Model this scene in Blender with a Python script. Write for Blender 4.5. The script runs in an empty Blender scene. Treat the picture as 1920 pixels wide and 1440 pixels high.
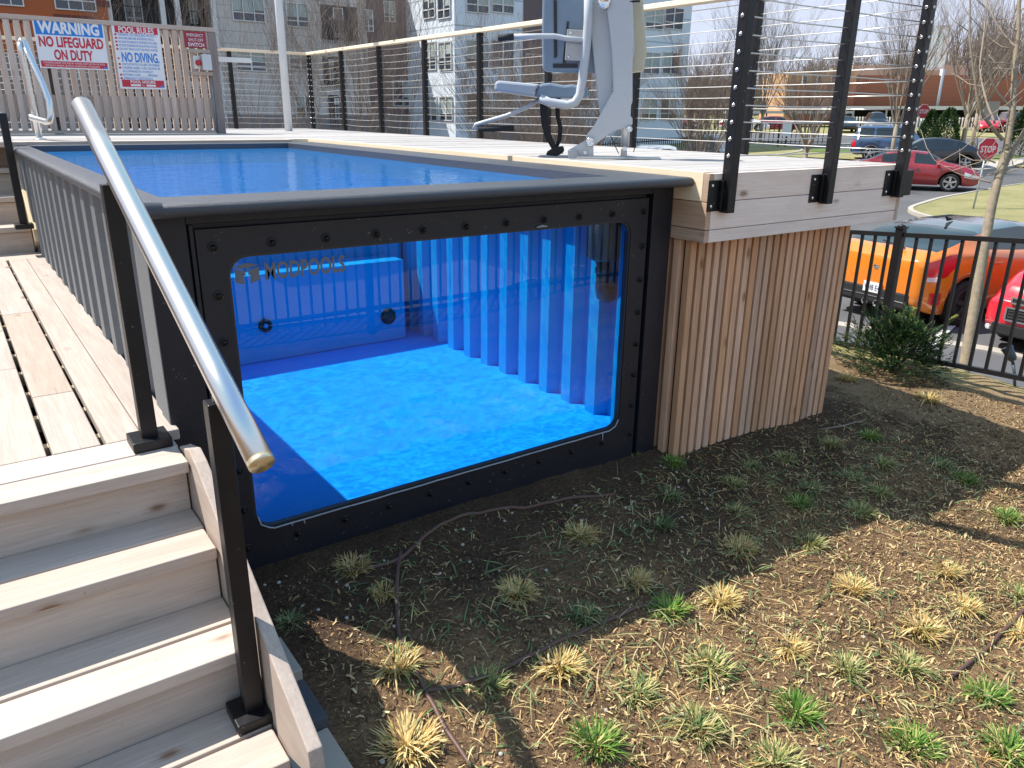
import bpy, math, random
from math import sin, cos, pi, radians as R, sqrt, hypot, atan2
from mathutils import Vector as V, Matrix, noise
random.seed(7)
S = bpy.context.scene
COL = S.collection
# ------------------------------------------------------------------ camera model
CAM = V((-.45, -2.682, 1.662)); FPX = 1451.886
ROT = (Matrix.Rotation(R(-35.689), 3, 'Z') @ Matrix.Rotation(R(-19.29), 3, 'X') @ Matrix.Rotation(R(-.699), 3, 'Y'))
def ray(u, v): return ROT @ V(((u-960)/FPX, 1, (720-v)/FPX))
def at(u, v, d): return CAM + ray(u, v)*d
def hit(u, v, ax, c):
    d = ray(u, v); t = (c-CAM[ax])/d[ax]; return CAM + d*t
cd = bpy.data.cameras.new('camera'); cam = bpy.data.objects.new('camera', cd); COL.objects.link(cam)
cam.matrix_world = Matrix.Translation(CAM) @ (ROT @ Matrix.Rotation(R(90), 3, 'X')).to_4x4()
cd.sensor_width = 36; cd.lens = FPX/1920*36; cd.clip_start = .05; cd.clip_end = 2000
S.camera = cam
# ------------------------------------------------------------------ materials
def newmat(n):
    m = bpy.data.materials.new(n); m.use_nodes = True; m.node_tree.nodes.clear(); return m, m.node_tree
class NT:
    def __init__(s, nt): s.nt = nt
    def n(s, t, **k):
        nd = s.nt.nodes.new('ShaderNode'+t)
        for a, b in k.items():
            if a[0] == '_': setattr(nd, a[1:], b)
            else: nd.inputs[int(a[1:]) if a[0] == 'i' and a[1:].isdigit() else a.replace('__', ' ')].default_value = b
        return nd
    def l(s, a, b): s.nt.links.new(a, b)
    def ramp(s, fac, stops):
        r = s.n('ValToRGB'); e = r.color_ramp.elements
        while len(e) < len(stops): e.new(.5)
        for k, (p, c) in enumerate(stops):
            e[k].position = p; e[k].color = (*c, 1) if len(c) == 3 else c
        s.l(fac, r.inputs[0]); return r.outputs[0]
    def mix(s, fac, a, b, mode='MIX'):
        m = s.n('Mix', _data_type='RGBA', _blend_type=mode)
        for i, x in ((0, fac), (6, a), (7, b)):
            if isinstance(x, (int, float)): m.inputs[i].default_value = x
            elif isinstance(x, tuple): m.inputs[i].default_value = (*x, 1)
            else: s.l(x, m.inputs[i])
        return m.outputs[2]
    def math(s, op, a, b=None):
        m = s.n('Math', _operation=op)
        for i, x in ((0, a), (1, b)):
            if x is None: continue
            if isinstance(x, (int, float)): m.inputs[i].default_value = x
            else: s.l(x, m.inputs[i])
        return m.outputs[0]
    def noise(s, vec, scale, detail=4, rough=.55, dist=0):
        q = s.n('TexNoise', Scale=scale, Detail=detail, Roughness=rough, Distortion=dist)
        if vec is not None: s.l(vec, q.inputs[0])
        return q.outputs[0]
    def out(s, sh, surf=True): o = s.n('OutputMaterial'); s.l(sh, o.inputs[0])
    def obj(s): return s.n('TexCoord').outputs[3]
    def mapping(s, vec, scale=(1, 1, 1), loc=None):
        m = s.n('Mapping'); s.l(vec, m.inputs[0]); m.inputs[3].default_value = scale
        if loc is not None: s.l(loc, m.inputs[1])
        return m.outputs[0]
    def rnd(s): return s.n('Attribute', _attribute_name='rnd').outputs[2]
    def bump(s, h, st=.3, d=.01):
        b = s.n('Bump', Strength=st, Distance=d); s.l(h, b.inputs['Height']); return b.outputs[0]
    def bsdf(s, col, rough=.6, metal=0, nrm=None, spec=.5, coat=0):
        p = s.n('BsdfPrincipled'); p.inputs['Metallic'].default_value = metal
        p.inputs['Specular IOR Level'].default_value = spec; p.inputs['Coat Weight'].default_value = coat
        for k, x in (('Base Color', col), ('Roughness', rough)):
            if isinstance(x, tuple): p.inputs[k].default_value = (*x, 1)
            elif isinstance(x, (int, float)): p.inputs[k].default_value = x
            else: s.l(x, p.inputs[k])
        if nrm is not None: s.l(nrm, p.inputs['Normal'])
        s.out(p.outputs[0]); return p
MATS = {}
def plain(n, col, rough=.55, metal=0, var=.12, sc=8, bump=0, bsc=200, spec=.5, coat=0, dust=0):
    if n in MATS: return MATS[n]
    m, nt = newmat(n); t = NT(nt); o = t.obj()
    f = t.noise(o, sc, 5, .6)
    c = t.mix(f, tuple(x*(1-var) for x in col), tuple(min(1, x*(1+var)) for x in col))
    if dust:   # fine dust specks and faint smears
        c = t.mix(t.math('MULTIPLY', t.ramp(t.noise(o, 75, 2, .4), [(.735, (0, 0, 0)), (.765, (1, 1, 1))]), dust), c, (.30, .28, .26))
        c = t.mix(t.math('MULTIPLY', t.ramp(t.noise(o, 4, 6, .7), [(.5, (0, 0, 0)), (.8, (1, 1, 1))]), dust*.10), c, (.25, .23, .21))
    nr = t.bump(t.noise(o, bsc, 2), bump, .004) if bump else None
    rr = t.math('ADD', t.math('MULTIPLY', t.noise(o, sc*3, 4), .18), rough-.09)
    t.bsdf(c, rr, metal, nr, spec, coat); MATS[n] = m; return m
def wood(n, c1, c2, axis, tint=.18, knot=(.16, .075, .03), gs=1.0, warm=0.06):
    m, nt = newmat(n); t = NT(nt); o = t.obj(); r = t.rnd()
    off = t.n('CombineXYZ')
    for i, k in enumerate((37., 53., 71.)): t.l(t.math('MULTIPLY', r, k), off.inputs[i])
    sc = [9*gs]*3; sc['xyz'.index(axis)] = .8*gs
    mp = t.mapping(o, tuple(sc), off.outputs[0])
    g1 = t.noise(mp, 2.2, 6, .6, .6)
    sc2 = [60*gs]*3; sc2['xyz'.index(axis)] = 2.0*gs
    g2 = t.noise(t.mapping(o, tuple(sc2), off.outputs[0]), 2, 4, .65, .3)
    f = t.math('ADD', t.math('MULTIPLY', g1, .52), t.math('MULTIPLY', g2, .52))
    col = t.ramp(f, [(.36, c2), (.53, tuple((a+b)/2 for a, b in zip(c1, c2))), (.66, c1)])
    sc3 = [9.]*3; sc3['xyz'.index(axis)] = 4.2
    vo = t.n('TexVoronoi', Scale=1.0, Randomness=1.0); t.l(t.mapping(o, tuple(sc3), off.outputs[0]), vo.inputs[0])
    sel = t.n('SeparateColor'); t.l(vo.outputs[1], sel.inputs[0])
    dk = t.math('ADD', vo.outputs[0], t.math('MULTIPLY', t.math('SUBTRACT', g2, .5), .1))
    kk = t.ramp(dk, [(.0, (.7, .7, .7)), (.07, (.95,)*3), (.115, (.5,)*3), (.15, (.22,)*3), (.24, (0, 0, 0))])
    kf = t.math('MULTIPLY', kk, t.math('GREATER_THAN', sel.outputs[0], .55))
    col = t.mix(t.math('MULTIPLY', kf, .85), col, knot)
    sp = t.ramp(t.noise(o, 95, 2, .5), [(.70, (0, 0, 0)), (.745, (1, 1, 1))])
    col = t.mix(t.math('MULTIPLY', sp, .35), col, tuple(x*.45 for x in c2))
    st = t.ramp(t.noise(t.mapping(o, (1.7, 1.7, 1.7), off.outputs[0]), 2.2, 5, .65), [(.48, (0, 0, 0)), (.75, (1, 1, 1))])
    col = t.mix(t.math('MULTIPLY', st, .14), col, tuple(x*.62 for x in c2))
    sc4 = [150.]*3; sc4['xyz'.index(axis)] = 5.
    ck = t.ramp(t.noise(t.mapping(o, tuple(sc4), off.outputs[0]), 1, 3, .6), [(.66, (0, 0, 0)), (.72, (1, 1, 1))])
    col = t.mix(t.math('MULTIPLY', ck, .38), col, tuple(x*.5 for x in c2))
    # board to board tint
    hsv = t.n('HueSaturation'); t.l(col, hsv.inputs['Color'])
    t.l(t.math('ADD', t.math('MULTIPLY', r, 2*tint), 1-tint), hsv.inputs['Value'])
    r2 = t.math('FRACT', t.math('MULTIPLY', r, 13.7))
    t.l(t.math('ADD', t.math('MULTIPLY', r2, 6*warm), 1-2*warm), hsv.inputs['Saturation'])
    t.bsdf(hsv.outputs[0], .72, 0, t.bump(f, .25, .004), .25); MATS[n] = m; return m
CED1, CED2 = (.56, .485, .43), (.43, .36, .31)
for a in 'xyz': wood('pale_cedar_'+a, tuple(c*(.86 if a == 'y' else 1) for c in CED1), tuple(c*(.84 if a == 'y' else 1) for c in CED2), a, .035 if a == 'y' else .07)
wood('deck_grey_x', (.44, .43, .425), (.33, .315, .305), 'x', .07)
wood('trim_pine_y', (.80, .70, .53), (.70, .58, .42), 'y', .05)
wood('slat_cedar_z', (.69, .455, .315), (.46, .275, .175), 'z', .17, warm=.05)
wood('fence_cedar_z', (.60, .49, .425), (.43, .34, .29), 'z', .12)
wood('fence_cedar_x', (.50, .42, .37), (.38, .31, .27), 'x', .1)
wood('post_timber_z', (.30, .26, .25), (.2, .17, .16), 'z', .05)
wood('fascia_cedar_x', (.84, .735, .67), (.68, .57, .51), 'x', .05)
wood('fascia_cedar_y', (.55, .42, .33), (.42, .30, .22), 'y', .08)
wood('rail_pine_x', (.84, .72, .56), (.74, .61, .45), 'x', .05); wood('rail_pine_y', (.84, .74, .58), (.74, .63, .47), 'y', .05)
GRAPH = plain('graphite_steel', (.0055, .0075, .0155), .48, 0, .15, 20, .25, 320, dust=.4)
BLACK = plain('black_powder_coat', (.0035, .004, .0065), .42, 0, .25, 9, .05, 300, spec=.4, dust=.4)
CORR = plain('textured_grey_coating', (.13, .145, .16), .5, 0, .2, 30, .5, 420)
CAPM = plain('coping_coating', (.040, .047, .062), .38, 0, .35, 150, .8, 380, spec=.7)
WHITE = plain('white_paint', (.72, .72, .71), .5, 0, .05)
STEELW = plain('cable_steel', (.62, .62, .6), .3, .8, .08)
GASK = plain('gasket_rubber', (.02, .022, .026), .5); SEAL = plain('grey_sealant', (.30, .34, .40), .5, 0, .3, 40)
def stainless():
    m, nt = newmat('brushed_stainless'); t = NT(nt); o = t.obj()
    f = t.noise(o, 5, 3, .5)
    c = t.mix(f, (.68, .68, .67), (.76, .755, .74))
    t.bsdf(c, t.math('ADD', t.math('MULTIPLY', f, .06), .24), 1.0); MATS['stainless'] = m; return m
STEEL = stainless()
def blue(n, c, cm):
    m, nt = newmat(n); t = NT(nt); o = t.obj()
    f = t.noise(o, 3, 4); c = t.mix(f, c, cm); t.bsdf(c, .6, 0, None, .2); return m
LINER = blue('pool_liner_blue', (.001, .33, .62), (.0015, .38, .69))
LFLOOR = blue('pool_floor_blue', (.001, .33, .88), (.002, .38, .93))
def water():
    m, nt = newmat('pool_water'); t = NT(nt); o = t.obj()
    h = t.noise(t.mapping(o, (1, 1.3, 1)), 6, 3, .5, .6); h2 = t.noise(o, 22, 2, .5, .4)
    hh = t.math('ADD', h, t.math('MULTIPLY', h2, .3)); nb = t.bump(hh, .16, .025)
    fr = t.n('Fresnel', IOR=1.33); t.l(nb, fr.inputs[1])
    g = t.n('BsdfGlossy', Roughness=.015); g.inputs[0].default_value = (.86, .92, 1, 1); t.l(nb, g.inputs['Normal'])
    # caustic light painted as a fine noise net into the transmission colour
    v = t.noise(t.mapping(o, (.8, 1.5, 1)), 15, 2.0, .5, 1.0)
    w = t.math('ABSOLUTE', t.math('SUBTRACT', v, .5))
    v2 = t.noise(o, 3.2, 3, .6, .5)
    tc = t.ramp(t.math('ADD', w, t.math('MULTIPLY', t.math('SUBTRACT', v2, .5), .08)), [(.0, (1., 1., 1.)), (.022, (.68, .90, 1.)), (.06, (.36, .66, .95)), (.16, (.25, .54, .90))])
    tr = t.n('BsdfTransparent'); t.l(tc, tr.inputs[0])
    # particles in the water scatter blue light back
    df = t.n('BsdfDiffuse'); df.inputs[0].default_value = (.06, .38, 1., 1)
    m0 = t.n('MixShader'); m0.inputs[0].default_value = .28; t.l(tr.outputs[0], m0.inputs[1]); t.l(df.outputs[0], m0.inputs[2])
    mx = t.n('MixShader'); t.l(t.math('MULTIPLY', fr.outputs[0], .62), mx.inputs[0]); t.l(m0.outputs[0], mx.inputs[1]); t.l(g.outputs[0], mx.inputs[2])
    t.out(mx.outputs[0]); return m
def glasspane(n, tint, rough=.01, base=None, ior=1.45):
    m, nt = newmat(n); t = NT(nt)
    fr = t.n('Fresnel', IOR=ior); g = t.n('BsdfGlossy', Roughness=rough)
    tr = t.n('BsdfTransparent'); tr.inputs[0].default_value = (*tint, 1)
    mx = t.n('MixShader'); t.l(fr.outputs[0], mx.inputs[0]); t.l(tr.outputs[0], mx.inputs[1]); t.l(g.outputs[0], mx.inputs[2])
    t.out(mx.outputs[0]); return m
def acrylic():   # stands in for total reflection: transmission goes black at steep angles, blocking the sun
    m, nt = newmat('acrylic_pane'); t = NT(nt)
    fr = t.n('Fresnel', IOR=1.55); g = t.n('BsdfGlossy', Roughness=.004)
    ge = t.n('NewGeometry'); dp = t.n('VectorMath', _operation='DOT_PRODUCT'); t.l(ge.outputs['Incoming'], dp.inputs[0]); t.l(ge.outputs['Normal'], dp.inputs[1])
    tc = t.ramp(t.math('ABSOLUTE', dp.outputs['Value']), [(.45, (0, 0, 0)), (.52, (.92, .97, 1.0))])
    tr = t.n('BsdfTransparent'); t.l(tc, tr.inputs[0])
    mx = t.n('MixShader'); t.l(fr.outputs[0], mx.inputs[0]); t.l(tr.outputs[0], mx.inputs[1]); t.l(g.outputs[0], mx.inputs[2])
    t.out(mx.outputs[0]); return m
WATER = water(); ACRYL = acrylic()
CARGLASS = plain('car_glass', (.012, .016, .02), .06, 0, .1, 5, spec=.9)
BGLASS = plain('building_glass', (.035, .05, .075), .08, 0, .5, .7, spec=.8)
BLIND = plain('window_blind', (.36, .42, .40), .6, 0, .1, 3)
TYRE = plain('tyre_rubber', (.013, .013, .014), .8); RIM = plain('alloy_rim', (.52, .53, .54), .3, .7)
DARKRIM = plain('dark_rim', (.05, .05, .055), .35, .6)
CHROME = plain('chrome', (.75, .75, .76), .12, 1.0, .03)
LAMPR = plain('red_lamp', (.55, .012, .02), .15, 0, .2, 60, spec=.8); LAMPC = plain('clear_lamp', (.62, .64, .66), .12, .3, .2, 60)
def carpaint(n, col): return plain(n, col, .22, 0, .05, 3, 0, spec=.6, coat=.8)
def asphalt():
    m, nt = newmat('asphalt'); t = NT(nt); o = t.obj()
    a = t.noise(o, 160, 3, .7); b = t.noise(o, .35, 5, .6)
    f = t.math('ADD', t.math('MULTIPLY', a, .5), t.math('MULTIPLY', b, .6))
    c = t.ramp(f, [(.3, (.07, .072, .078)), (.55, (.105, .107, .113)), (.8, (.15, .152, .158))])
    t.bsdf(c, .9, 0, t.bump(a, .4, .01), .2); return m
ASPH = asphalt()
CONC = plain('concrete', (.38, .355, .315), .85, 0, .18, 3, .3, 60, .2)
def soil():
    m, nt = newmat('mulched_soil'); t = NT(nt); o = t.n('NewGeometry').outputs[0]
    a = t.noise(o, 70, 5, .7); b = t.noise(o, 3.0, 5, .65, .4); c3 = t.noise(o, 240, 3, .7)
    f = t.math('ADD', t.math('MULTIPLY', a, .6), t.math('MULTIPLY', b, .5))
    c = t.ramp(f, [(.34, (.06, .040, .025)), (.50, (.155, .10, .058)), (.62, (.28, .175, .095)), (.78, (.50, .35, .19))])
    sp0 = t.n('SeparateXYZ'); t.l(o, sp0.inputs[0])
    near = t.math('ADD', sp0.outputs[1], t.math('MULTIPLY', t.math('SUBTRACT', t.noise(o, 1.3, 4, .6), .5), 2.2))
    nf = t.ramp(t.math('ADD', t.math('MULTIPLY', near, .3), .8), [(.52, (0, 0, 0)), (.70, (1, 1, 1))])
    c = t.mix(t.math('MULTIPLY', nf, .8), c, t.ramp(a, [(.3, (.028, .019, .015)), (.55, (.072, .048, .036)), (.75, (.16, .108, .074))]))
    # paler shredded mulch and thatch away from the pool (towards the perimeter fence)
    sep = t.n('SeparateXYZ'); t.l(o, sep.inputs[0])
    far = t.math('ADD', sep.outputs[0], t.math('MULTIPLY', t.math('SUBTRACT', b, .5), 1.6))
    far = t.math('ADD', far, t.math('MULTIPLY', sep.outputs[1], .25))
    ff = t.ramp(t.math('MULTIPLY', far, .1), [(.405, (0, 0, 0)), (.445, (.8,)*3)])
    c2 = t.ramp(c3, [(.3, (.16, .10, .055)), (.5, (.36, .25, .14)), (.7, (.55, .43, .28))])
    c = t.mix(ff, c, c2)
    gf = t.ramp(t.math('MULTIPLY', far, .1), [(.53, (0, 0, 0)), (.565, (.85,)*3)])
    g2 = t.ramp(c3, [(.3, (.12, .11, .04)), (.5, (.34, .30, .13)), (.7, (.52, .45, .23))])
    c = t.mix(gf, c, g2)
    hb = t.math('ADD', a, t.math('MULTIPLY', c3, .5))
    t.bsdf(c, .95, 0, t.bump(hb, .9, .02), .1); return m
def lawn(n, a, b, c_):
    m, nt = newmat(n); t = NT(nt); o = t.n('NewGeometry').outputs[0]
    f = t.math('ADD', t.math('MULTIPLY', t.noise(o, 30, 4, .7), .6), t.math('MULTIPLY', t.noise(o, .7, 4, .6), .5))
    t.bsdf(t.ramp(f, [(.35, a), (.55, b), (.75, c_)]), .95, 0, t.bump(t.noise(o, 60, 3, .7), .8, .05), .1); return m
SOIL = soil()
LAWN = lawn('dormant_lawn', (.17, .18, .075), (.30, .285, .14), (.42, .37, .21))
GREENB = lawn('green_verge', (.06, .11, .03), (.12, .18, .05), (.22, .24, .09))
MULCH = lawn('red_mulch', (.07, .03, .018), (.13, .06, .035), (.20, .10, .06))
def leafmat(n, stops, rough=.7, trans=True):
    m, nt = newmat(n); t = NT(nt); r = t.rnd()
    c = t.ramp(r, stops); p = t.n('BsdfPrincipled'); t.l(c, p.inputs[0]); p.inputs['Roughness'].default_value = rough
    p.inputs['Specular IOR Level'].default_value = .3
    tl = t.n('BsdfTranslucent'); t.l(c, tl.inputs[0]); mx = t.n('MixShader'); mx.inputs[0].default_value = .22
    t.l(p.outputs[0], mx.inputs[1]); t.l(tl.outputs[0], mx.inputs[2]); t.out(mx.outputs[0]); return m
G_STRAW = leafmat('straw_blades', [(0, (.46, .28, .09)), (.4, (.66, .49, .20)), (.75, (.76, .63, .34)), (.95, (.30, .33, .09))])
G_GREEN = leafmat('green_blades', [(0, (.05, .12, .025)), (.4, (.11, .24, .035)), (.75, (.22, .34, .06)), (.95, (.55, .48, .2))])
G_MIX = leafmat('mixed_blades', [(0, (.08, .15, .05)), (.35, (.20, .27, .08)), (.6, (.42, .38, .14)), (.85, (.64, .52, .28))])
G_DULL = leafmat('dull_green_blades', [(0, (.06, .11, .05)), (.4, (.13, .21, .08)), (.75, (.30, .32, .14)), (.95, (.55, .45, .24))])
LITTER = leafmat('litter', [(0, (.06, .036, .022)), (.22, (.16, .09, .045)), (.38, (.36, .23, .11)), (.54, (.62, .45, .22)), (.72, (.76, .61, .34)), (.93, (.42, .36, .18)), (.97, (.14, .20, .08)), (1, (.5, .42, .3))], .85)
YEW = leafmat('yew_needles', [(0, (.010, .05, .014)), (.5, (.022, .10, .022)), (.8, (.09, .20, .03)), (.97, (.32, .33, .06))], .5)
EVERG = leafmat('evergreen_leaves', [(0, (.012, .035, .010)), (.5, (.03, .075, .02)), (1, (.09, .14, .04))], .6)
BARK = plain('grey_bark', (.30, .25, .19), .9, 0, .35, 14, .6, 60, .2)
TWIG = plain('brown_twigs', (.21, .17, .145), .9, 0, .3, 3, spec=.2)
TWIGP = plain('pale_twigs', (.33, .275, .225), .9, 0, .3, 3, spec=.2)
# ------------------------------------------------------------------ mesh builder
def origin(o):
    p = V((0, 0, 0))
    while o is not None: p += o.location; o = o.parent
    return p
class MB:
    def __init__(s): s.v = []; s.f = []; s.m = []; s.r = []; s.sm = []
    def add(s, vs, fs, m=0, r=None, sm=False):
        b = len(s.v); s.v += [tuple(x) for x in vs]
        r = random.random() if r is None else r
        for f in fs: s.f.append(tuple(i+b for i in f)); s.m.append(m); s.r.append(r); s.sm.append(sm)
        return s
    def box(s, x0, x1, y0, y1, z0, z1, m=0, r=None):
        if x0 > x1: x0, x1 = x1, x0
        if y0 > y1: y0, y1 = y1, y0
        if z0 > z1: z0, z1 = z1, z0
        vs = [(x, y, z) for z in (z0, z1) for y in (y0, y1) for x in (x0, x1)]
        return s.add(vs, [(0, 2, 3, 1), (4, 5, 7, 6), (0, 1, 5, 4), (2, 6, 7, 3), (0, 4, 6, 2), (1, 3, 7, 5)], m, r)
    def obox(s, c, ax, ay, az, m=0, r=None):   # centre and three half vectors
        c = V(c); vs = [c+ax*i+ay*j+az*k for k in (-1, 1) for j in (-1, 1) for i in (-1, 1)]
        return s.add(vs, [(0, 2, 3, 1), (4, 5, 7, 6), (0, 1, 5, 4), (2, 6, 7, 3), (0, 4, 6, 2), (1, 3, 7, 5)], m, r)
    def beam(s, a, b, w, h, m=0, r=None, up=(0, 0, 1)):   # rectangular bar between two points
        a = V(a); b = V(b); d = (b-a).normalized(); sd = d.cross(V(up))
        if sd.length < 1e-4: sd = V((1, 0, 0))
        sd.normalize(); u = sd.cross(d).normalized()
        return s.obox((a+b)/2, (b-a)/2, sd*w/2, u*h/2, m, r)
    def tube(s, pts, rad, n=10, m=0, r=None, cap=True, sm=True):
        pts = [V(p) for p in pts]; k = len(pts); rad = rad if isinstance(rad, (list, tuple)) else [rad]*k
        vs = []; pu = None
        for i, p in enumerate(pts):
            d = (pts[min(i+1, k-1)]-pts[max(i-1, 0)]).normalized()
            if pu is None:
                pu = d.cross(V((0, 0, 1)));
                if pu.length < .05: pu = d.cross(V((1, 0, 0)))
            pu = (pu-d*pu.dot(d)).normalized(); w = d.cross(pu)
            vs += [p+(pu*cos(2*pi*j/n)+w*sin(2*pi*j/n))*rad[i] for j in range(n)]
        fs = [(i*n+j, i*n+(j+1) % n, (i+1)*n+(j+1) % n, (i+1)*n+j) for i in range(k-1) for j in range(n)]
        r = random.random() if r is None else r
        b = len(s.v); s.add(vs, fs, m, r, sm)
        if cap and n > 3: s.f += [tuple(b+j for j in range(n))[::-1], tuple(b+(k-1)*n+j for j in range(n))]; s.m += [m, m]; s.r += [r, r]; s.sm += [False, False]
        return s
    def lathe(s, c, axis, prof, n=20, m=0, r=None, sm=True):   # prof: (distance along axis, radius)
        c = V(c); a = V(axis).normalized(); u = a.orthogonal().normalized(); w = a.cross(u)
        vs = [c+a*t+(u*cos(2*pi*j/n)+w*sin(2*pi*j/n))*q for t, q in prof for j in range(n)]
        fs = [(i*n+j, i*n+(j+1) % n, (i+1)*n+(j+1) % n, (i+1)*n+j) for i in range(len(prof)-1) for j in range(n)]
        fs += [tuple(range(n))[::-1], tuple((len(prof)-1)*n+j for j in range(n))]
        return s.add(vs, fs, m, r, sm)
    def prism(s, poly, d, m=0, r=None):   # polygon (3-D points) extruded by vector d
        n = len(poly); poly = [V(p) for p in poly]; d = V(d)
        fs = [tuple(range(n))[::-1], tuple(range(n, 2*n))]+[(i, (i+1) % n, n+(i+1) % n, n+i) for i in range(n)]
        return s.add(poly+[p+d for p in poly], fs, m, r)
    def grid(s, rows, m=0, r=None, sm=True, close=False):
        n = len(rows[0]); k = len(rows)
        fs = [(i*n+j, i*n+(j+1) % n, (i+1)*n+(j+1) % n, (i+1)*n+j) for i in range(k-1) for j in range(n if close else n-1)]
        return s.add([p for q in rows for p in q], fs, m, r, sm)
    def mesh(s, name, mats, off=V((0, 0, 0))):
        me = bpy.data.meshes.new(name)
        me.from_pydata([(x-off.x, y-off.y, z-off.z) for x, y, z in s.v], [], s.f)
        for q in (mats if isinstance(mats, (list, tuple)) else [mats]): me.materials.append(MATS[q] if isinstance(q, str) else q)
        me.polygons.foreach_set('material_index', s.m); me.polygons.foreach_set('use_smooth', s.sm)
        a = me.attributes.new('rnd', 'FLOAT', 'FACE'); a.data.foreach_set('value', s.r); me.update(); return me
    def build(s, name, mats, parent=None, local=False, bevel=0, fixn=True, loc=None):
        if loc is not None: off = V(loc)
        else: off = V((0, 0, 0)) if (local or parent is None) else origin(parent)
        me = s.mesh(name, mats, off)
        if fixn:
            import bmesh
            b = bmesh.new(); b.from_mesh(me); bmesh.ops.recalc_face_normals(b, faces=b.faces); b.to_mesh(me); b.free()
        o = bpy.data.objects.new(name, me); COL.objects.link(o)
        if parent: o.parent = parent
        if loc is not None: o.location = loc
        if bevel:
            q = o.modifiers.new('bevel', 'BEVEL'); q.width = bevel; q.segments = 2; q.limit_method = 'ANGLE'; q.angle_limit = R(40)
        return o
def tag(o, label, cat, group=None, kind=None):
    if label: o['label'] = label
    if cat: o['category'] = cat
    if group: o['group'] = group
    if kind: o['kind'] = kind
    return o
def thing(name, label, cat, loc=(0, 0, 0), rz=0, group=None):
    o = bpy.data.objects.new(name, None); COL.objects.link(o); o.location = loc; o.rotation_euler = (0, 0, rz)
    o.empty_display_size = .2
    return tag(o, label, cat, group)
def struct(o): o['kind'] = 'structure'; return o
def copy_tree(o, parent=None):
    c = o.copy(); COL.objects.link(c)
    if parent: c.parent = parent
    for ch in list(o.children): copy_tree(ch, c)
    return c
def text_mb(txt, size, p0, ux, uz, depth, align='CENTER', bold=0, width=None, spacing=1):
    """lettering as a mesh builder: p0 = anchor, ux = writing direction, uz = up direction"""
    cu = bpy.data.curves.new('lettering', 'FONT'); cu.body = txt; cu.size = size; cu.align_x = align; cu.offset = bold; cu.space_character = spacing
    cu.fill_mode = 'FRONT'; cu.resolution_u = 3
    ob = bpy.data.objects.new('lettering', cu); COL.objects.link(ob)
    dg = bpy.context.evaluated_depsgraph_get(); me = bpy.data.meshes.new_from_object(ob.evaluated_get(dg))
    xs = [q.co.x for q in me.vertices] or [0]; w = max(xs)-min(xs); k = width/w if width and w else 1
    mb = MB(); ux = V(ux); uz = V(uz); nn = ux.cross(uz)
    mb.add([V(p0)+ux*q.co.x*k+uz*q.co.y-nn*(-depth) for q in me.vertices], [tuple(p.vertices) for p in me.polygons])
    bpy.data.objects.remove(ob); bpy.data.curves.remove(cu); bpy.data.meshes.remove(me)
    return mb
# ------------------------------------------------------------------ terrain
def lerp(a, b, t): return a+(b-a)*t
def prof(p, d):
    for (x0, y0), (x1, y1) in zip(p, p[1:]):
        if d <= x1: return lerp(y0, y1, max(0, d-x0)/(x1-x0))
    return p[-1][1]
def bed(x, y):
    z = .02-.03*max(0, x)+.17*min(0, y)
    z = max(z, -.30-.02*max(0, x))
    if x > 3.9: z = lerp(z, -.19, min(1, (x-3.9)/1.3))
    return z
FAR = [(0, 0), (.25, -.02), (1.35, -.50), (1.6, -.90), (5, -1.04), (18, -1.0), (26, -.80), (32, -.58), (36, -.42), (60, .15), (100, 1.1), (200, 5), (420, 18), (900, 25)]
def gz(x, y):
    cx = min(max(x, -7), 5.55); cy = min(max(y, -6), 10.3)
    d = hypot(x-cx, y-cy); b = bed(cx, cy)
    return b*max(0, 1-d/1.6)-.19*min(1, d/1.6)+prof(FAR, d) if d > 0 else b
def ground(u, v, dz=0):
    d = ray(u, v); t = .5
    while t < 600:
        p = CAM+d*t
        if p.z <= gz(p.x, p.y)+dz: break
        t *= 1.004
    p = CAM+d*t; return V((p.x, p.y, gz(p.x, p.y)+dz))
def axis_pts(lo, hi, fine0, fine1, step, k=1.13):
    a = []; x = fine0
    while x < fine1: a.append(x); x += step
    s = step
    while x < hi: a.append(x); s = min(s*k, 25); x += s
    a.append(hi); x = fine0-step; s = step; b = []
    while x > lo: b.append(x); s = min(s*k, 25); x -= s
    b.append(lo); return b[::-1]+a
XS = axis_pts(-400, 700, -.2, 6.6, .055); YS = axis_pts(-150, 700, -2.6, 2.2, .055)
mb = MB(); rows = []
for y in YS:
    row = []
    for x in XS:
        z = gz(x, y)
        if -1 < x < 6.6 and -3 < y < 2.3:
            z += .022*(noise.noise(V((x*3.1, y*3.1, 0)))) + .012*noise.noise(V((x*11, y*11, 3)))
            if -.6 < x < 4.3 and y > -.12: z = min(z, -.02)
        row.append((x, y, z))
    rows.append(row)
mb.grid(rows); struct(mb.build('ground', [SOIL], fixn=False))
def gn(x, y): return gz(x, y)+.022*noise.noise(V((x*3.1, y*3.1, 0)))+.012*noise.noise(V((x*11, y*11, 3)))
def sheet(name, mat, inside, x0, x1, y0, y1, st, dz, kind='structure', skirt=0):
    """a sheet lying dz above the terrain over the cells whose centre is inside"""
    mb = MB(); nx = int((x1-x0)/st); ny = int((y1-y0)/st); idx = {}; vs = []; fs = []
    def vid(i, j):
        if (i, j) not in idx:
            x = x0+i*st; y = y0+j*st; idx[(i, j)] = len(vs); vs.append((x, y, gz(x, y)+dz))
        return idx[(i, j)]
    for j in range(ny):
        for i in range(nx):
            if inside(x0+(i+.5)*st, y0+(j+.5)*st): fs.append((vid(i, j), vid(i+1, j), vid(i+1, j+1), vid(i, j+1)))
    mb.add(vs, fs, 0, .5, True); o = mb.build(name, [mat], fixn=False); o['kind'] = kind; return o
def dsite(x, y): return hypot(x-min(max(x, -7), 5.55), y-min(max(y, -6), 10.3))
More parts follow.
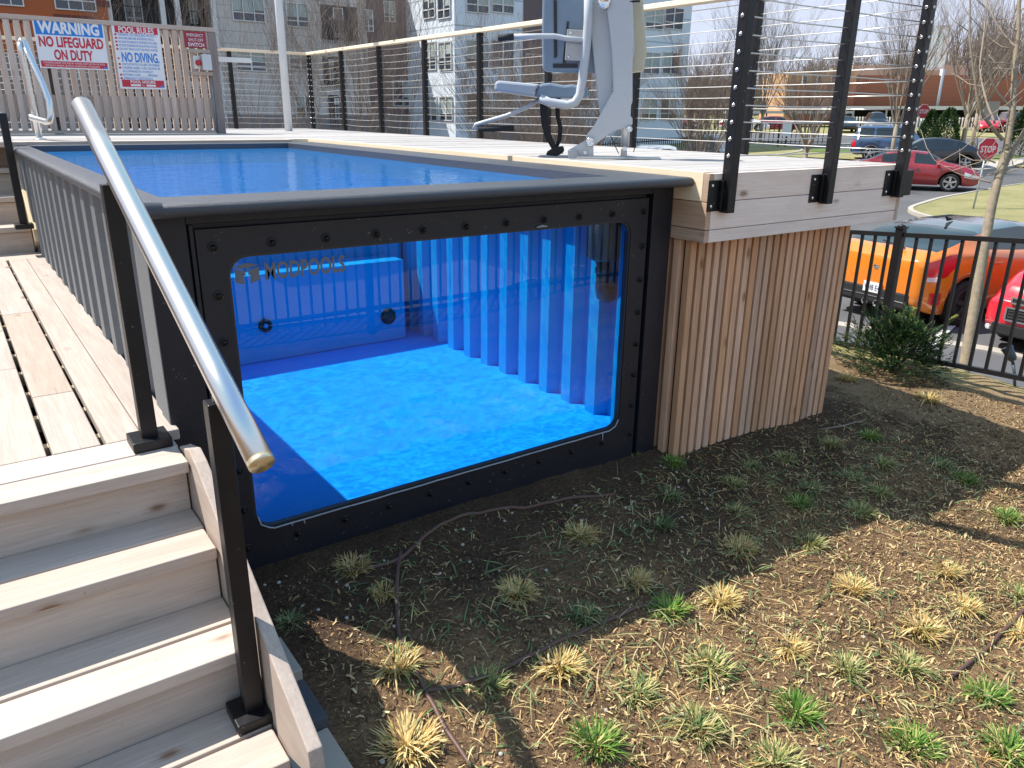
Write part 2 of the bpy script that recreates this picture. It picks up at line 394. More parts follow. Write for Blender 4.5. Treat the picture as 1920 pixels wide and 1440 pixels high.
def inpoly(p, x, y):
    c = False; n = len(p)
    for i in range(n):
        a, b = p[i], p[(i+1) % n]
        if (a[1] > y) != (b[1] > y) and x < (b[0]-a[0])*(y-a[1])/(b[1]-a[1])+a[0]: c = not c
    return c
sheet('parking_lot', ASPH, lambda x, y: 1.75 < dsite(x, y) < 40, 4, 48, -28, 48, .5, .035)
def island(name, mat, px, h=.13, curb=True, group=None):
    pts = [ground(u, v) for u, v in px]; n = len(pts)
    # smooth closed outline
    sm = []
    for i in range(n):
        a, b, c, d = pts[i-1], pts[i], pts[(i+1) % n], pts[(i+2) % n]
        for k in range(6):
            t = k/6; sm.append(.5*((2*b)+(c-a)*t+(2*a-5*b+4*c-d)*t*t+(3*b-3*c+d-a)*t**3))
    n = len(sm); ctr = sum(sm, V())/n
    m1 = MB(); rings = []
    for f in (1, .8, .6, .4, .2, .02):
        ring = []
        for p in sm:
            q = ctr+(p-ctr)*f; ring.append((q.x, q.y, gz(q.x, q.y)+h-.01+.03*(1-f)))
        rings.append(ring)
    m1.grid(rings, close=True); struct(m1.build(name, [mat], fixn=False))
    m2 = MB(); r0 = []; r1 = []; r2 = []; r3 = []
    for i, p in enumerate(sm):
        d = (p-ctr).normalized(); q = p+d*.16
        g = gz(p.x, p.y); g2 = gz(q.x, q.y)
        r0.append((q.x, q.y, g2-.1)); r1.append((q.x, q.y, g2+h+.01)); r2.append((p.x, p.y, g+h+.012)); r3.append((p.x, p.y, g-.1))
    m2.grid([r0, r1, r2, r3], close=True, sm=False); struct(m2.build(name+'_kerb', [CONC], fixn=False))
island('lawn_island', LAWN, [(1712, 402), (1740, 386), (1800, 371), (1920, 350), (2100, 330), (2300, 420), (2100, 560), (1920, 440), (1800, 425)])
island('median_island', GREENB if 0 else LAWN, [(1100, 268), (1300, 268), (1440, 274), (1500, 283), (1470, 292), (1380, 299), (1250, 302), (1100, 300)])
# verge between the road and the far lot, pavement on the right
VERGE = sheet('far_verge', LAWN, lambda x, y: 36.5 < dsite(x, y) < 41.5, 5, 52, -28, 54, .5, .10)
sheet('green_bank', GREENB, lambda x, y: 41.5 <= dsite(x, y) < 44.5, 5, 56, -28, 58, .5, .12)
sheet('far_parking_lot', ASPH, lambda x, y: 44.5 <= dsite(x, y) < 66, 4, 80, -36, 80, 1., .06)
sheet('far_lawn', LAWN, lambda x, y: 66 <= dsite(x, y) < 400, 0, 440, -200, 440, 8., .05)
def strip(name, mat, px, w, h):
    m = MB(); pts = [ground(u, v) for u, v in px]; rws = [[], [], [], []]
    for i, p in enumerate(pts):
        d = (pts[min(i+1, len(pts)-1)]-pts[max(0, i-1)]); d.z = 0; s = V((-d.y, d.x, 0)).normalized()*w/2
        for k, (q, z) in enumerate(((p-s, -.2), (p-s, h), (p+s, h), (p+s, -.2))): rws[k].append((q.x, q.y, gz(q.x, q.y)+z))
    m.grid(rws, sm=False); return struct(m.build(name, [mat], fixn=False))
strip('verge_kerb', CONC, [(1330, 280), (1400, 277.5), (1500, 275), (1600, 273), (1700, 271.5), (1800, 272)], .5, .16)
strip('right_pavement', CONC, [(1800, 323), (1850, 317), (1920, 306), (2050, 288)], 1.6, .15)
strip('lot_kerb', CONC, [(1480, 600), (1590, 617), (1700, 637), (1860, 664), (1960, 684), (2100, 716)], .28, .06)
m = MB(); m.grid([[(x_, y_, gz(x_, y_)+.03) for x_ in [-8+1.*i for i in range(22)]] for y_ in [-16+.5*j for j in range(24)]]); struct(m.build('street_pavement', CONC, fixn=False))
m = MB()
for a, b in (((1740, 656), (1812, 590)), ((1930, 640), (2000, 560))):
    p, q = ground(*a), ground(*b); m.beam((p.x, p.y, p.z+.045), (q.x, q.y, q.z+.045), .1, .012)
struct(m.build('bay_markings', WHITE))
# ------------------------------------------------------------------ pool
RZ = 1.387
pool = thing('container_pool', 'long dark steel container pool with a wide viewing window, full of bright blue water', 'pool')
def side_rect(t_of):  # four mitred corners for an offset function
    return t_of
def rim_ring(o_abs, z, frac=False):
    # o_abs: distance in from the outer edge (clamped to each side's width)
    wL, wF, wR, wB = .12, .238, .33, .24
    f = lambda w: (w if o_abs is None else min(o_abs, w))
    x0 = 0+f(wL); x1 = 2.43-f(wR); y0 = -.126+f(wF); y1 = 4.572-f(wB)
    return [(x0, y0, z), (x1, y0, z), (x1, y1, z), (x0, y1, z)]
mb = MB(); rr = .0215; prof_r = [(.10, RZ-.043)]
prof_r += [(rr-rr*cos(a), RZ-rr+rr*sin(a)) for a in [R(x) for x in (-90, -60, -30, 0, 30, 60, 90)]]
prof_r += [(.06, RZ), (None, RZ), (None, RZ-.16)]
rings = [rim_ring(*p) for p in prof_r]
def dense(r, n=14):   # subdivide each side
    o = []
    for i in range(4):
        a, b = V(r[i]), V(r[(i+1) % 4]); o += [a.lerp(b, k/n) for k in range(n)]
    return o
mb.grid([dense(r) for r in rings], close=True, sm=True); cpo = mb.build('coping', CAPM, pool, fixn=True); es_ = cpo.modifiers.new('split', 'EDGE_SPLIT'); es_.split_angle = R(50)
m = MB(); m.box(-.004, .122, 4.40, 4.41, RZ-.05, RZ+.003); m.build('coping_joint', GASK, pool)
# front steel frame (face plane y = 0)
m = MB()
m.box(.035, .165, -.004, .12, -.25, 1.343); m.box(.165, .172, .012, .1, -.25, 1.314)
m.box(.172, .186, -.001, .09, -.25, 1.306); m.box(2.292, 2.425, -.004, .12, -.25, 1.343); m.box(2.272, 2.292, .03, .1, -.25, 1.31)
m.box(.1655, 2.2915, -.002, .1, 1.307, 1.343); m.box(.187, 2.291, .03, .1, 1.286, 1.3065)
m.build('front_frame', GRAPH, pool, bevel=.006)
m = MB(); m.box(.150, .262, .045, .075, -.25, 1.34); m.box(2.19, 2.31, .045, .075, -.25, 1.34); m.box(.2625, 2.1895, .045, .075, 1.215, 1.34); m.box(.2625, 2.1895, .045, .075, -.25, .115); m.build('backing_plate', GRAPH, pool)
# window plate with a rounded opening
WX0, WX1, WZ0, WZ1, WR = .283, 2.165, .135, 1.193, .075
def rrect(x0, x1, z0, z1, r, n=8):
    p = []
    for cx, cz, a0 in ((x1-r, z1-r, 0), (x0+r, z1-r, 90), (x0+r, z0+r, 180), (x1-r, z0+r, 270)):
        for k in range(n+1): a = R(a0+90*k/n); p.append((cx+r*cos(a), cz+r*sin(a)))
    return p
def to_rect(p, x0, x1, z0, z1, cx, cz):
    dx, dz = p[0]-cx, p[1]-cz; t = min([((x1 if dx > 0 else x0)-cx)/dx if abs(dx) > 1e-6 else 9e9, ((z1 if dz > 0 else z0)-cz)/dz if abs(dz) > 1e-6 else 9e9])
    return (cx+dx*t, cz+dz*t)
PX0, PX1, PZ0, PZ1 = .192, 2.272, -.25, 1.288
inn = rrect(WX0, WX1, WZ0, WZ1, WR)
n8 = 8; out = []
for k in range(len(inn)):
    c, q = divmod(k, n8+1); X = PX1 if c in (0, 3) else PX0; Z = PZ1 if c in (0, 1) else PZ0; f = q/n8
    horiz = (inn[k][0], Z); vert = (X, inn[k][1])
    a, b = (vert, horiz) if c in (0, 2) else (horiz, vert)
    out.append((lerp(a[0], X, min(1, 2*f)), lerp(a[1], Z, min(1, 2*f))) if f <= .5 else (lerp(X, b[0], 2*f-1), lerp(Z, b[1], 2*f-1)))
mb = MB(); mb.grid([[(x, .006, z) for x, z in out], [(x, .006, z) for x, z in inn], [(x, .030, z) for x, z in inn]], close=True, sm=False)
plate = mb.build('window_plate', GRAPH, pool)
# acrylic pane and its gasket
pane = MB(); pin = rrect(WX0-.02, WX1+.02, WZ0-.02, WZ1+.02, WR)
pane.add([(x, .034, z) for x, z in pin], [tuple(range(len(pin)))]); window = pane.build('viewing_window', ACRYL, pool)
def ringstrip(name, mat, g0, g1, y0, y1, parent):
    a = rrect(WX0+g0, WX1-g0, WZ0+g0, WZ1-g0, max(.02, WR-g0)); b = rrect(WX0+g1, WX1-g1, WZ0+g1, WZ1-g1, max(.02, WR-g1))
    m = MB(); m.grid([[(x, y1, z) for x, z in a], [(x, y0, z) for x, z in a], [(x, y0, z) for x, z in b], [(x, y1, z) for x, z in b]], close=True, sm=False); return m.build(name, mat, parent)
ringstrip('gasket', GASK, .0005, .009, .010, .033, window)
# line of grey sealant along the sill, with runs
m = MB(); rs = random.Random(3); pts = [(WX0+.012, .004, WZ0+.06), (WX0+.02, .003, WZ0+.025), (WX0+.05, .003, WZ0+.004)]
pts += [(lerp(WX0+.07, WX1-.07, k/24), .0025, WZ0-.003+rs.uniform(-.0012, .0012)) for k in range(25)]
pts += [(WX1-.03, .003, WZ0+.012), (WX1-.01, .003, WZ0+.045)]
m.tube(pts, .0035, 6)
for x, l in ((.42, .012), (.47, .02), (2.05, .045)): m.tube([(x, .003, WZ0-.004), (x+.003, .0035, WZ0-.004-l)], .003, 6)
m.build('sealant_bead', SEAL, window); m = MB(); m.tube([(1.60, .003, WZ1+.004), (1.63, .003, WZ1+.008), (1.66, .003, WZ1+.004)], [.003, .006, .003], 6)
m.build('sealant_smear', SEAL, window)
# bolts round the plate
def bolt_mb(c, axis=(0, -1, 0), s=1):
    m = MB(); m.lathe(c, axis, [(0, .0165*s), (.003*s, .0165*s), (.004*s, .014*s)], 18)
    m.lathe(V(c)+V(axis)*.004*s, axis, [(0, .0105*s), (.008*s, .0105*s), (.011*s, .008*s)], 6, sm=False)
    m.lathe(V(c)+V(axis)*.015*s, axis, [(0, .0075*s), (.003*s, .0065*s), (.006*s, .003*s)], 10); return m
bpos = [(.243+.1995*k, 1.228) for k in range(11)]+[(.243+.2006*k, .079) for k in range(11)]
bpos += [(x, .079+.1641*k) for x in (.243, 2.245) for k in range(1, 7)]
b0 = None
for x, z in bpos:
    if b0 is None: b0 = bolt_mb((0, 0, 0)).build('bolt', BLACK, pool, local=True); b = b0
    else: b = b0.copy(); COL.objects.link(b); b.parent = pool
    b.location = (x, .006, z); b.rotation_euler = (0, random.uniform(0, 3), 0)
# maker's lettering and box emblem on the pane
GREYL = plain('vinyl_grey', (.13, .15, .185), .6, 0, .05)
t = text_mb('MODPOOLS', .084, (.416, .0325, 1.094), (1, 0, 0), (0, 0, 1), .0, 'LEFT', .0022, width=.303); t.build('lettering', GREYL, window, fixn=False)
e = MB()
def q2(pp): e.add([(x, .0325, z) for x, z in pp], [tuple(range(len(pp)))])
q2([(.318, 1.147), (.352, 1.160), (.398, 1.150), (.357, 1.139)])
q2([(.314, 1.140), (.350, 1.132), (.350, 1.116), (.344, 1.116), (.344, 1.085), (.314, 1.094)])
q2([(.398, 1.143), (.360, 1.132), (.360, 1.116), (.366, 1.116), (.366, 1.085), (.398, 1.097)])
e.build('emblem', GREYL, window, fixn=False)
# inside: floor, steps, walls
m = MB(); m.box(.10, 2.34, .0351, 4.34, -.05, .118); m.build('pool_floor', LFLOOR, pool)
m = MB(); m.box(.126, 2.07, 2.14, 2.40, .119, .69, 0); m.box(.126, 2.19, 2.402, 4.34, .119, .99)
m.build('entry_steps', LINER, pool, bevel=.012)
m = MB(); m.box(.10, .125, .0352, 4.42, .0, 1.30); m.box(.126, 2.36, 4.35, 4.42, .0, 1.30)
m.build('liner_wall', LINER, pool)
def corrug(x, y0, y1, z0, z1, pitch, depth, sgn):
    m = MB(); pts = []; y = y0
    while y < y1:
        for f, d in ((0, 0), (.36, 0), (.5, 1), (.86, 1)): pts.append((x+sgn*d*depth, y+f*pitch))
        y += pitch
    m.grid([[(a, b, z) for z in (z0, z1)] for a, b in pts], sm=False); return m
corrug(2.20, .036, 4.34, .0, 1.33, .208, .060, 1).build('corrugated_liner', LINER, pool, fixn=False)
m = MB(); m.box(2.27, 2.42, .13, 4.5, 1.29, 1.30); m.build('rim_support', GRAPH, pool)
# outside corrugated wall on the boardwalk side
corrug(.040, .13, 4.5, -.2, 1.342, .285, .040, 1).build('corrugated_wall', CORR, pool, fixn=False)
m = MB(); m.box(.034, .13, -.003, .128, -.25, 1.342); m.build('corner_post', CORR, pool, bevel=.01)
m = MB(); m.box(2.375, 2.42, .125, 4.5, -.2, 1.342); m.box(.10, 2.37, 4.46, 4.5, -.2, 1.342); m.build('outer_wall', GRAPH, pool)
# water surface
m = MB(); m.box(.105, 2.12, .10, 4.345, 1.3449, 1.345); m.f = [m.f[1]]; m.m = [0]; m.r = [.5]; m.sm = [False]
m.build('water_surface', WATER, pool, fixn=False)
# return fitting, main drain, skimmer with its pipe
m = MB(); m.lathe((1.06, 2.139, .36), (0, -1, 0), [(0, .042), (.02, .042), (.022, .028), (.008, .026)], 20); m.build('return_fitting', GASK, pool)
m = MB(); m.lathe((1.06, 2.13, .36), (0, -1, 0), [(.0, .018), (.012, .016)], 14); m.build('return_jet', blue('jet_cyan', (.02, .35, .6), (.03, .4, .65)), pool)
m = MB(); m.lathe((1.93, 2.139, .30), (0, -1, 0), [(0, .056), (.012, .056), (.03, .045), (.034, .02)], 20); m.build('drain_cover', GASK, pool)
PLAST = plain('dark_plastic', (.03, .045, .06), .4)
sk = MB(); sk.lathe((2.20, .22, .965), (0, 0, 1), [(0, .06), (.008, .085), (.02, .09), (.33, .09)], 28)
skm = sk.build('skimmer', PLAST, pool)
m = MB()
for k in range(12): a = 2*pi*k/12; m.beam((2.20+.091*cos(a), .22+.091*sin(a), .985), (2.20+.091*cos(a), .22+.091*sin(a), 1.29), .012, .008, up=(cos(a), sin(a), 0))
m.build('skimmer_rib', PLAST, skm)
m = MB(); m.tube([(2.195, .22, .97), (2.195, .22, .82), (2.205, .22, .795), (2.235, .22, .785), (2.30, .22, .785)], [.036, .036, .042, .042, .042], 16); m.lathe((2.195, .22, .90), (0, 0, 1), [(0, .042), (.03, .042)], 16); m.build('skimmer_pipe', PLAST, skm)
# ------------------------------------------------------------------ raised deck
DZ = 1.41
deck = thing('pool_deck', 'raised pale cedar deck with wide fascia boards along the right side of the pool', 'deck')
m = MB(); rr_ = random.Random(5)
x = 2.455
xb = [2.47]
y = -.165
while y < 8.9:      # boards run across, parallel to the pool front
    x0 = 2.466 if y < 4.82 else -1.6
    m.box(x0, 4.085, y, y+.137, DZ-.036, DZ+rr_.uniform(-.0015, .0015)); y += .1425
m.build('decking', 'deck_grey_x', deck, bevel=.003)
m = MB(); y = 4.585
while y < 4.80: m.box(-1.6, 2.24, y, y+.10, DZ-.04, DZ-.002); y += .106
m.build('edge_boards', 'pale_cedar_x', deck, bevel=.003)
m = MB(); m.box(2.245, 2.465, 4.70, 4.82, DZ-.04, DZ-.001); m.box(2.432, 2.465, -.174, 4.70, 1.279, DZ+.003); m.build('edge_trim', 'trim_pine_y', deck, bevel=.002)
for z0, z1 in ((1.279, 1.408), (1.149, 1.276), (1.088, 1.146)):
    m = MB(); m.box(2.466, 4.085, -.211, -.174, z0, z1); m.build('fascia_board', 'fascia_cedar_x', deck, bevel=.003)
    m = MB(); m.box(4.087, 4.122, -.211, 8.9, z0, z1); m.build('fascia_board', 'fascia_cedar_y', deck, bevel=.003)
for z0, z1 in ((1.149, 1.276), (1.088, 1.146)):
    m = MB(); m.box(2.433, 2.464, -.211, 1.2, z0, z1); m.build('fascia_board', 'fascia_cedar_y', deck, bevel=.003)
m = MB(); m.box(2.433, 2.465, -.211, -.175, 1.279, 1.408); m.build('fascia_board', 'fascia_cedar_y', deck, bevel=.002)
m = MB(); k = 0; x = 2.470
while x < 3.83:
    b = gz(x, -.1)-.06; w = .041+rr_.uniform(-.003, .003); m.box(x, x+w, -.105, -.067, b, 1.0875); x += .0598
for y in (-.045, .025): m.box(2.452, 2.490, y, y+.040, -.1, 1.0875)
for y in [.02+.06*k for k in range(70)]: m.box(3.80, 3.84, y, y+.04, -.3, 1.0875)
m.build('slat_skirt', 'slat_cedar_z', deck, bevel=.002)
DARKW = plain('gap_shade_black', (.010, .009, .008), .9)  # near-black colour stands in for the shade behind slats and under boards
m = MB(); m.box(2.495, 3.795, -.060, -.03, -.3, 1.08); m.box(3.78, 3.795, -.03, 4.5, -.3, 1.08); m.build('skirt_shade_sheet', DARKW, deck)
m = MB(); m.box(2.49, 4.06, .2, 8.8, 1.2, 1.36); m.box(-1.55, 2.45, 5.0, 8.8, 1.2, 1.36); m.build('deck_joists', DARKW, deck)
m = MB(); m.box(-1.6, 0.06, 4.95, 4.985, .5, 1.366); m.build('rear_skirt', 'pale_cedar_x', deck)
# ------------------------------------------------------------------ boardwalk and steps
WZ = .636
walk = thing('boardwalk', 'low cedar boardwalk with long gaps between its boards beside the grey corrugated wall', 'boardwalk')
m = MB()
for x0, x1 in ((-1.45, -1.30), (-1.29, -1.145), (-1.135, -.985), (-.975, -.825), (-.815, -.665), (-.655, -.51), (-.495, -.343), (-.326, -.190), (-.173, -.064), (-.0615, .05)):
    cuts = [-.052, 4.12]
    if x0 < -.2: cuts = [-.052, rr_.uniform(.3, 1.2), rr_.uniform(1.6, 2.6), 4.12]
    for a, b in zip(cuts, cuts[1:]): m.box(x0, x1, a+.002, b-.002, WZ-.038, WZ+rr_.uniform(-.001, .001))
m.build('deck_boards', 'pale_cedar_y', walk, bevel=.004)
m = MB(); m.box(-1.45, .012, -.197, -.056, WZ-.038, WZ+.001); m.box(-1.45, .008, -.338, -.203, WZ-.038, WZ+.0005); m.build('end_boards', 'pale_cedar_x', walk, bevel=.004)
m = MB()
for k in range(14): yj = .12+k*.305; m.box(-1.44, .045, yj, yj+.038, WZ-.09, WZ-.0385)
m.build('joists', 'trim_pine_y', walk)
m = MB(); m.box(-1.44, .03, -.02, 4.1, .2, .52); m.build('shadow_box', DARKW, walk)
def stairs(name, label, x0, x1, y0, dirn, z0, rise, run, n, sx):
    st = thing(name, label, 'stairs')
    for k in range(n):
        z = z0-rise*(k+1); yf = y0+dirn*run*k
        m = MB(); zt = z+rise-.039; m.box(x0, x1-.002, yf, yf-dirn*.03, z-.02, zt-.004); m.build('riser', 'pale_cedar_x', st, bevel=.003)
        if k == n-1 and name == 'front_steps': break
        a = yf+dirn*.002; w = (run+.030-.014)/2
        m = MB(); m.box(x0, x1, a, a+dirn*w, z-.038, z); m.box(x0, x1-.004, a+dirn*(w+.012), a+dirn*(2*w+.012), z-.038, z+.0005); m.build('tread', 'pale_cedar_x', st, bevel=.005)
    return st
RISE, RUN = .184, .2575
fs = stairs('front_steps', 'pale cedar steps with two-board treads running down to the pavers', -1.45, .010, -.288, -1, WZ, RISE, RUN, 4, 1)
# stringer board with sloped top
m = MB(); pts = [(.013, -.21, .655), (.013, -.30, .655), (.013, -.37, .70), (.013, -.44, .69), (.013, -1.235, .215), (.013, -1.245, .13), (.013, -.60, .20), (.013, -.21, .40)]
pts = [(.013, -.205, .637), (.013, -.335, .672), (.013, -.40, .652), (.013, -1.215, .205), (.013, -1.225, .13), (.013, -.95, .02), (.013, -.205, .36)]
m.prism(pts, (.038, 0, 0)); m.build('stringer', 'pale_cedar_y', fs, bevel=.004)
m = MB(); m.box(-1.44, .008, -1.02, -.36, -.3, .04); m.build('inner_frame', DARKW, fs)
us = stairs('rear_steps', 'pale cedar steps climbing from the far end of the boardwalk', -1.45, .02, 4.94, -1, 1.405, .192, .27, 4, 1)
m = MB(); m.prism([(.024, 4.94, 1.45), (.024, 4.05, .81), (.024, 4.03, .73), (.024, 4.2, .64), (.024, 4.94, 1.1)], (.036, 0, 0)); m.build('stringer', 'trim_pine_y', us, bevel=.003)
# pavers beside the steps
PD = plain('dark_paver', (.075, .08, .09), .9, 0, .3, 220, .4, 300); PL = plain('buff_paver', (.40, .36, .30), .9, 0, .3, 220, .4, 300)
rsx = random.Random(2); y = -.42; k = 0
while y > -1.9:
    L = .205; m = MB(); z = gz(.15, y)+.012
    m.box(.056, .205+rsx.uniform(-.004, .004), y-L+.004, y, z-.08, z); o = m.build('paver', PL if k % 2 == 0 else PD, bevel=.004)
    where = ('under the upper end of the stringer', 'beside the middle of the stringer', 'next to the lower post base', 'at the lower end of the stringer', 'touching the bottom riser corner', 'at the bottom edge of the photo', 'below the bottom edge of the steps', 'farthest down the path edge')[k]
    tag(o, '%s speckled paver %s' % ('buff' if k % 2 == 0 else 'charcoal', where), 'paver', 'border pavers beside the steps'); y -= L; k += 1
# ------------------------------------------------------------------ stainless handrail
def post(parent, x, y, z0, z1, s=.048, m=BLACK, base=True, stud=.04):
    b = MB(); b.box(x-s/2, x+s/2, y-s/2, y+s/2, z0, z1); p = b.build('post', m, parent, bevel=.003)
    if base: b = MB(); b.box(x-.058, x+.058, y-.058, y+.058, z0, z0+.034); b.build('post_base', m, p, bevel=.004)
    return p
def hrail(name, label, pts, posts, r):
    h = thing(name, label, 'handrail')
    m = MB(); m.tube(pts, r, 28); m.build('rail', STEEL, h)
    d = (V(pts[-1])-V(pts[0])).normalized()
    m = MB(); m.lathe(V(pts[-1])+d*.0005, d, [(-.012, r*1.006), (-.001, r*1.006), (.002, r*.97)], 28); m.build('end_cap', plain('brass_cap', (.72, .62, .42), .3, .8, .1, 30), h)
    for x, y, z0, z1, top in posts:
        p = post(h, x, y, z0, z1); b = MB(); b.tube([(x, y, z1-.002), top], .008, 8); b.build('stud', STEEL, p)
    return h
TA, TB = V((-.056, -.147, 1.53)), V((-.013, -.88, 1.085)); td = TB-TA
hr = hrail('handrail', 'thick stainless steel handrail sloping down over the front steps', [TA-td*.31, TA, TB, TB+td*.335], [(-.060, -.140, WZ+.002, 1.455, TA-V((0, 0, .02))), (-.021, -.885, WZ-3*RISE+.002, 1.012, TB-V((0, 0, .02)))], .0295)
hr2 = hrail('handrail', 'handrail on a slim black post beside the rear steps', [(-.2, 5.0, 2.2), (-.2, 4.1, 1.62)], [(-.03, 4.0, .83, 1.62, (-.2, 4.0, 1.60)), (-.25, 4.9, 1.40, 2.1, (-.2, 4.92, 2.14))], .024)
# ------------------------------------------------------------------ cable railing
crail = thing('cable_railing', 'black post and steel cable railing with a pale timber top rail round the raised deck', 'railing')
PXR, YF, YB = 4.150, -.236, 8.83
STUD = {}
HEX = plain('cable_fitting', (.72, .72, .70), .25, .9, .05)
CZ = [1.487+.0735*k for k in range(13)]
def rpost(x, y, zb, bracket=None, studs=()):
    m = MB(); m.box(x-.026, x+.026, y-.026, y+.026, zb, 2.405); p = m.build('post', BLACK, crail, bevel=.003)
    if bracket == 'front':
        m = MB(); m.box(x-.118, x-.028, -.217, -.2125, 1.236, 1.378); m.box(x-.045, x-.027, -.235, -.2175, 1.236, 1.378); m.box(x-.027, x+.05, -.2115, -.2085, 1.236, 1.378)
        b = m.build('bracket', BLACK, p, bevel=.002); m = MB()
        for z in (1.26, 1.354): m.lathe((x-.092, -.2172, z), (0, -1, 0), [(0, .0085), (.002, .0085), (.005, .005)], 12)
        m.build('bracket_screw', HEX, b)
    if bracket == 'side':
        m = MB(); m.box(4.1235, 4.128, y-.1, y-.03, 1.236, 1.378); m.build('bracket', BLACK, p, bevel=.002)
    for sdir in studs:
        for z in CZ:
            key = tuple(sdir)
            if key not in STUD:
                m = MB(); m.lathe((0, 0, 0), sdir, [(-.001, .0095), (.0025, .0095), (.004, .007)], 12); m.lathe(V(sdir)*.004, sdir, [(0, .0045), (.004, .004)], 6); STUD[key] = m.mesh('cable_stud', HEX)
            o = bpy.data.objects.new('cable_stud', STUD[key]); COL.objects.link(o); o.parent = p; o.location = V((x, y, z))+V(sdir)*.026
    return p
rpost(2.545, YF, 1.228, 'front', ((-1, 0, 0),)); rpost(3.335, YF, 1.228, 'front'); rpost(4.035, YF, 1.228, 'front', ((0, -1, 0), (-1, 0, 0)))
pcor = rpost(PXR, -.12, 1.236, 'side', ((0, -1, 0),)) if 0 else None
m = MB(); m.box(3.917, 4.06, -.2185, -.2135, 1.236, 1.378); m.box(4.04, 4.135, -.2600, -.2120, 1.236, 1.3775); m.build('corner_bracket', BLACK, crail, bevel=.003)
m = MB()
for z in (1.26, 1.354): m.lathe((3.943, -.2187, z), (0, -1, 0), [(0, .0085), (.002, .0085), (.005, .005)], 12)
m.build('bracket_screw', HEX, crail)
for j in range(1, 9): rpost(PXR, -.14+1.12*j, 1.24, 'side', ((0, -1, 0), (-1, 0, 0)) if j == 8 else ())
for x in (3.03, 1.9, .78, -.35): rpost(x, YB+.02, 1.30)
rs = random.Random(9)
for z in CZ:
    m = MB(); pts = [(2.515, YF, z)]
    for xa, xb_ in ((2.545, 3.335), (3.335, 4.035)): pts += [(lerp(xa, xb_, .5), YF, z-.003), (xb_, YF, z)]
    m.tube(pts, .0032, 6); m.build('cable', STEELW, crail)
    m = MB(); pts = [(4.060, -.20, z)]; ys = [-.2]+[-.14+1.12*j for j in range(1, 9)]
    for ya, yb in zip(ys, ys[1:]):
        sg = rs.uniform(.004, .016) if yb > 4.5 else rs.uniform(.001, .005); xa = PXR if ya > 0 else 4.06
        pts += [((xa+PXR)/2, lerp(ya, yb, .33), z-sg*.9), ((xa+PXR)/2, lerp(ya, yb, .66), z-sg*.9), (PXR, yb, z)]
    m.tube(pts, .0032, 6); m.build('cable', STEELW, crail)
    m = MB(); m.tube([(PXR, YB+.01, z), (3.6, YB+.02, z-.008), (3.03, YB+.02, z), (2.4, YB+.02, z-.01), (1.9, YB+.02, z), (.78, YB+.02, z), (-.35, YB+.02, z)], .0032, 6); m.build('cable', STEELW, crail)
m = MB(); m.box(PXR-.046, PXR+.046, -.27, YB+.06, 2.408, 2.445); m.build('top_rail', 'rail_pine_y', crail, bevel=.004)
m = MB(); m.box(-.4, PXR-.047, YB-.026, YB+.066, 2.408, 2.4445); m.build('top_rail', 'rail_pine_x', crail, bevel=.004)
m = MB(); m.box(2.48, PXR-.047, YF-.045, YF+.045, 2.408, 2.4445); m.build('top_rail', 'rail_pine_x', crail, bevel=.004)
# ------------------------------------------------------------------ slatted privacy screen with its signs
YS_ = 6.58
scr = thing('slatted_screen', 'tall cedar privacy screen of overlapping vertical slats at the far end of the pool', 'screen')
m = MB(); x = -1.55; rs = random.Random(4)
while x < 2.11:
    w = .052; m.box(x, x+w, YS_-.018, YS_+.045, DZ+.035, 2.44, r=rs.random()); x += .083
m.build('front_slats', 'fence_cedar_z', scr, bevel=.002)
m = MB(); x = -1.507
while x < 2.11: m.box(x+.008, x+.050, YS_+.0, YS_+.02, DZ+.16, 1.78, r=rs.random()); x += .083
m.build('rear_slats', 'fence_cedar_z', scr)
m = MB(); m.box(-1.6, 2.215, YS_-.035, YS_+.055, 2.442, 2.482); m.box(-1.6, 2.13, YS_-.022, YS_+.028, DZ+.004, DZ+.034); m.build('top_cap', 'fence_cedar_x', scr, bevel=.003)
for x in (2.135, .55, -1.0):
    m = MB(); m.box(x, x+.085, YS_-.03 if x > 2 else YS_+.05, YS_+.055 if x > 2 else YS_+.13, DZ, 2.44); m.build('post', 'post_timber_z', scr, bevel=.004)
# small frame with a switch box
for z in (2.225, 2.005): m = MB(); m.box(1.905, 2.135, YS_-.055, YS_-.02, z, z+.036); m.build('switch_rail', 'fence_cedar_x', scr, bevel=.002)
sb = thing('switch_box', 'grey weatherproof emergency switch box in a small frame on the cedar screen', 'switch box', (2.07, YS_-.05, 2.05))
m = MB(); m.box(2.03, 2.125, YS_-.10, YS_-.021, 2.055, 2.215); m.build('cover', plain('grey_enclosure', (.55, .57, .60), .45), sb, bevel=.006)
m = MB(); m.lathe((2.0, YS_-.03, 2.13), (0, -1, 0), [(0, .028), (.03, .028), (.045, .02)], 16); m.build('button', plain('red_button', (.5, .02, .03), .4), sb)
m = MB(); m.box(1.955, 2.025, YS_-.03, YS_-.021, 2.07, 2.20); m.build('back_plate', WHITE, sb)
m = MB(); m.tube([(2.11, YS_-.03, 2.0), (2.118, YS_-.028, 1.75), (2.12, YS_-.028, 1.43)], .011, 8); tag(m.build('conduit', plain('steel_conduit', (.22, .25, .3), .5, .3)), 'thin grey conduit running down the edge of the timber screen post', 'conduit')
SRED = plain('sign_red', (.52, .02, .045), .45, 0, .04); SBLU = plain('sign_blue', (.012, .20, .62), .45, 0, .04); SWHI = plain('sign_white', (.74, .75, .78), .4, 0, .03); SMAR = plain('sign_maroon', (.30, .02, .045), .45, 0, .05)
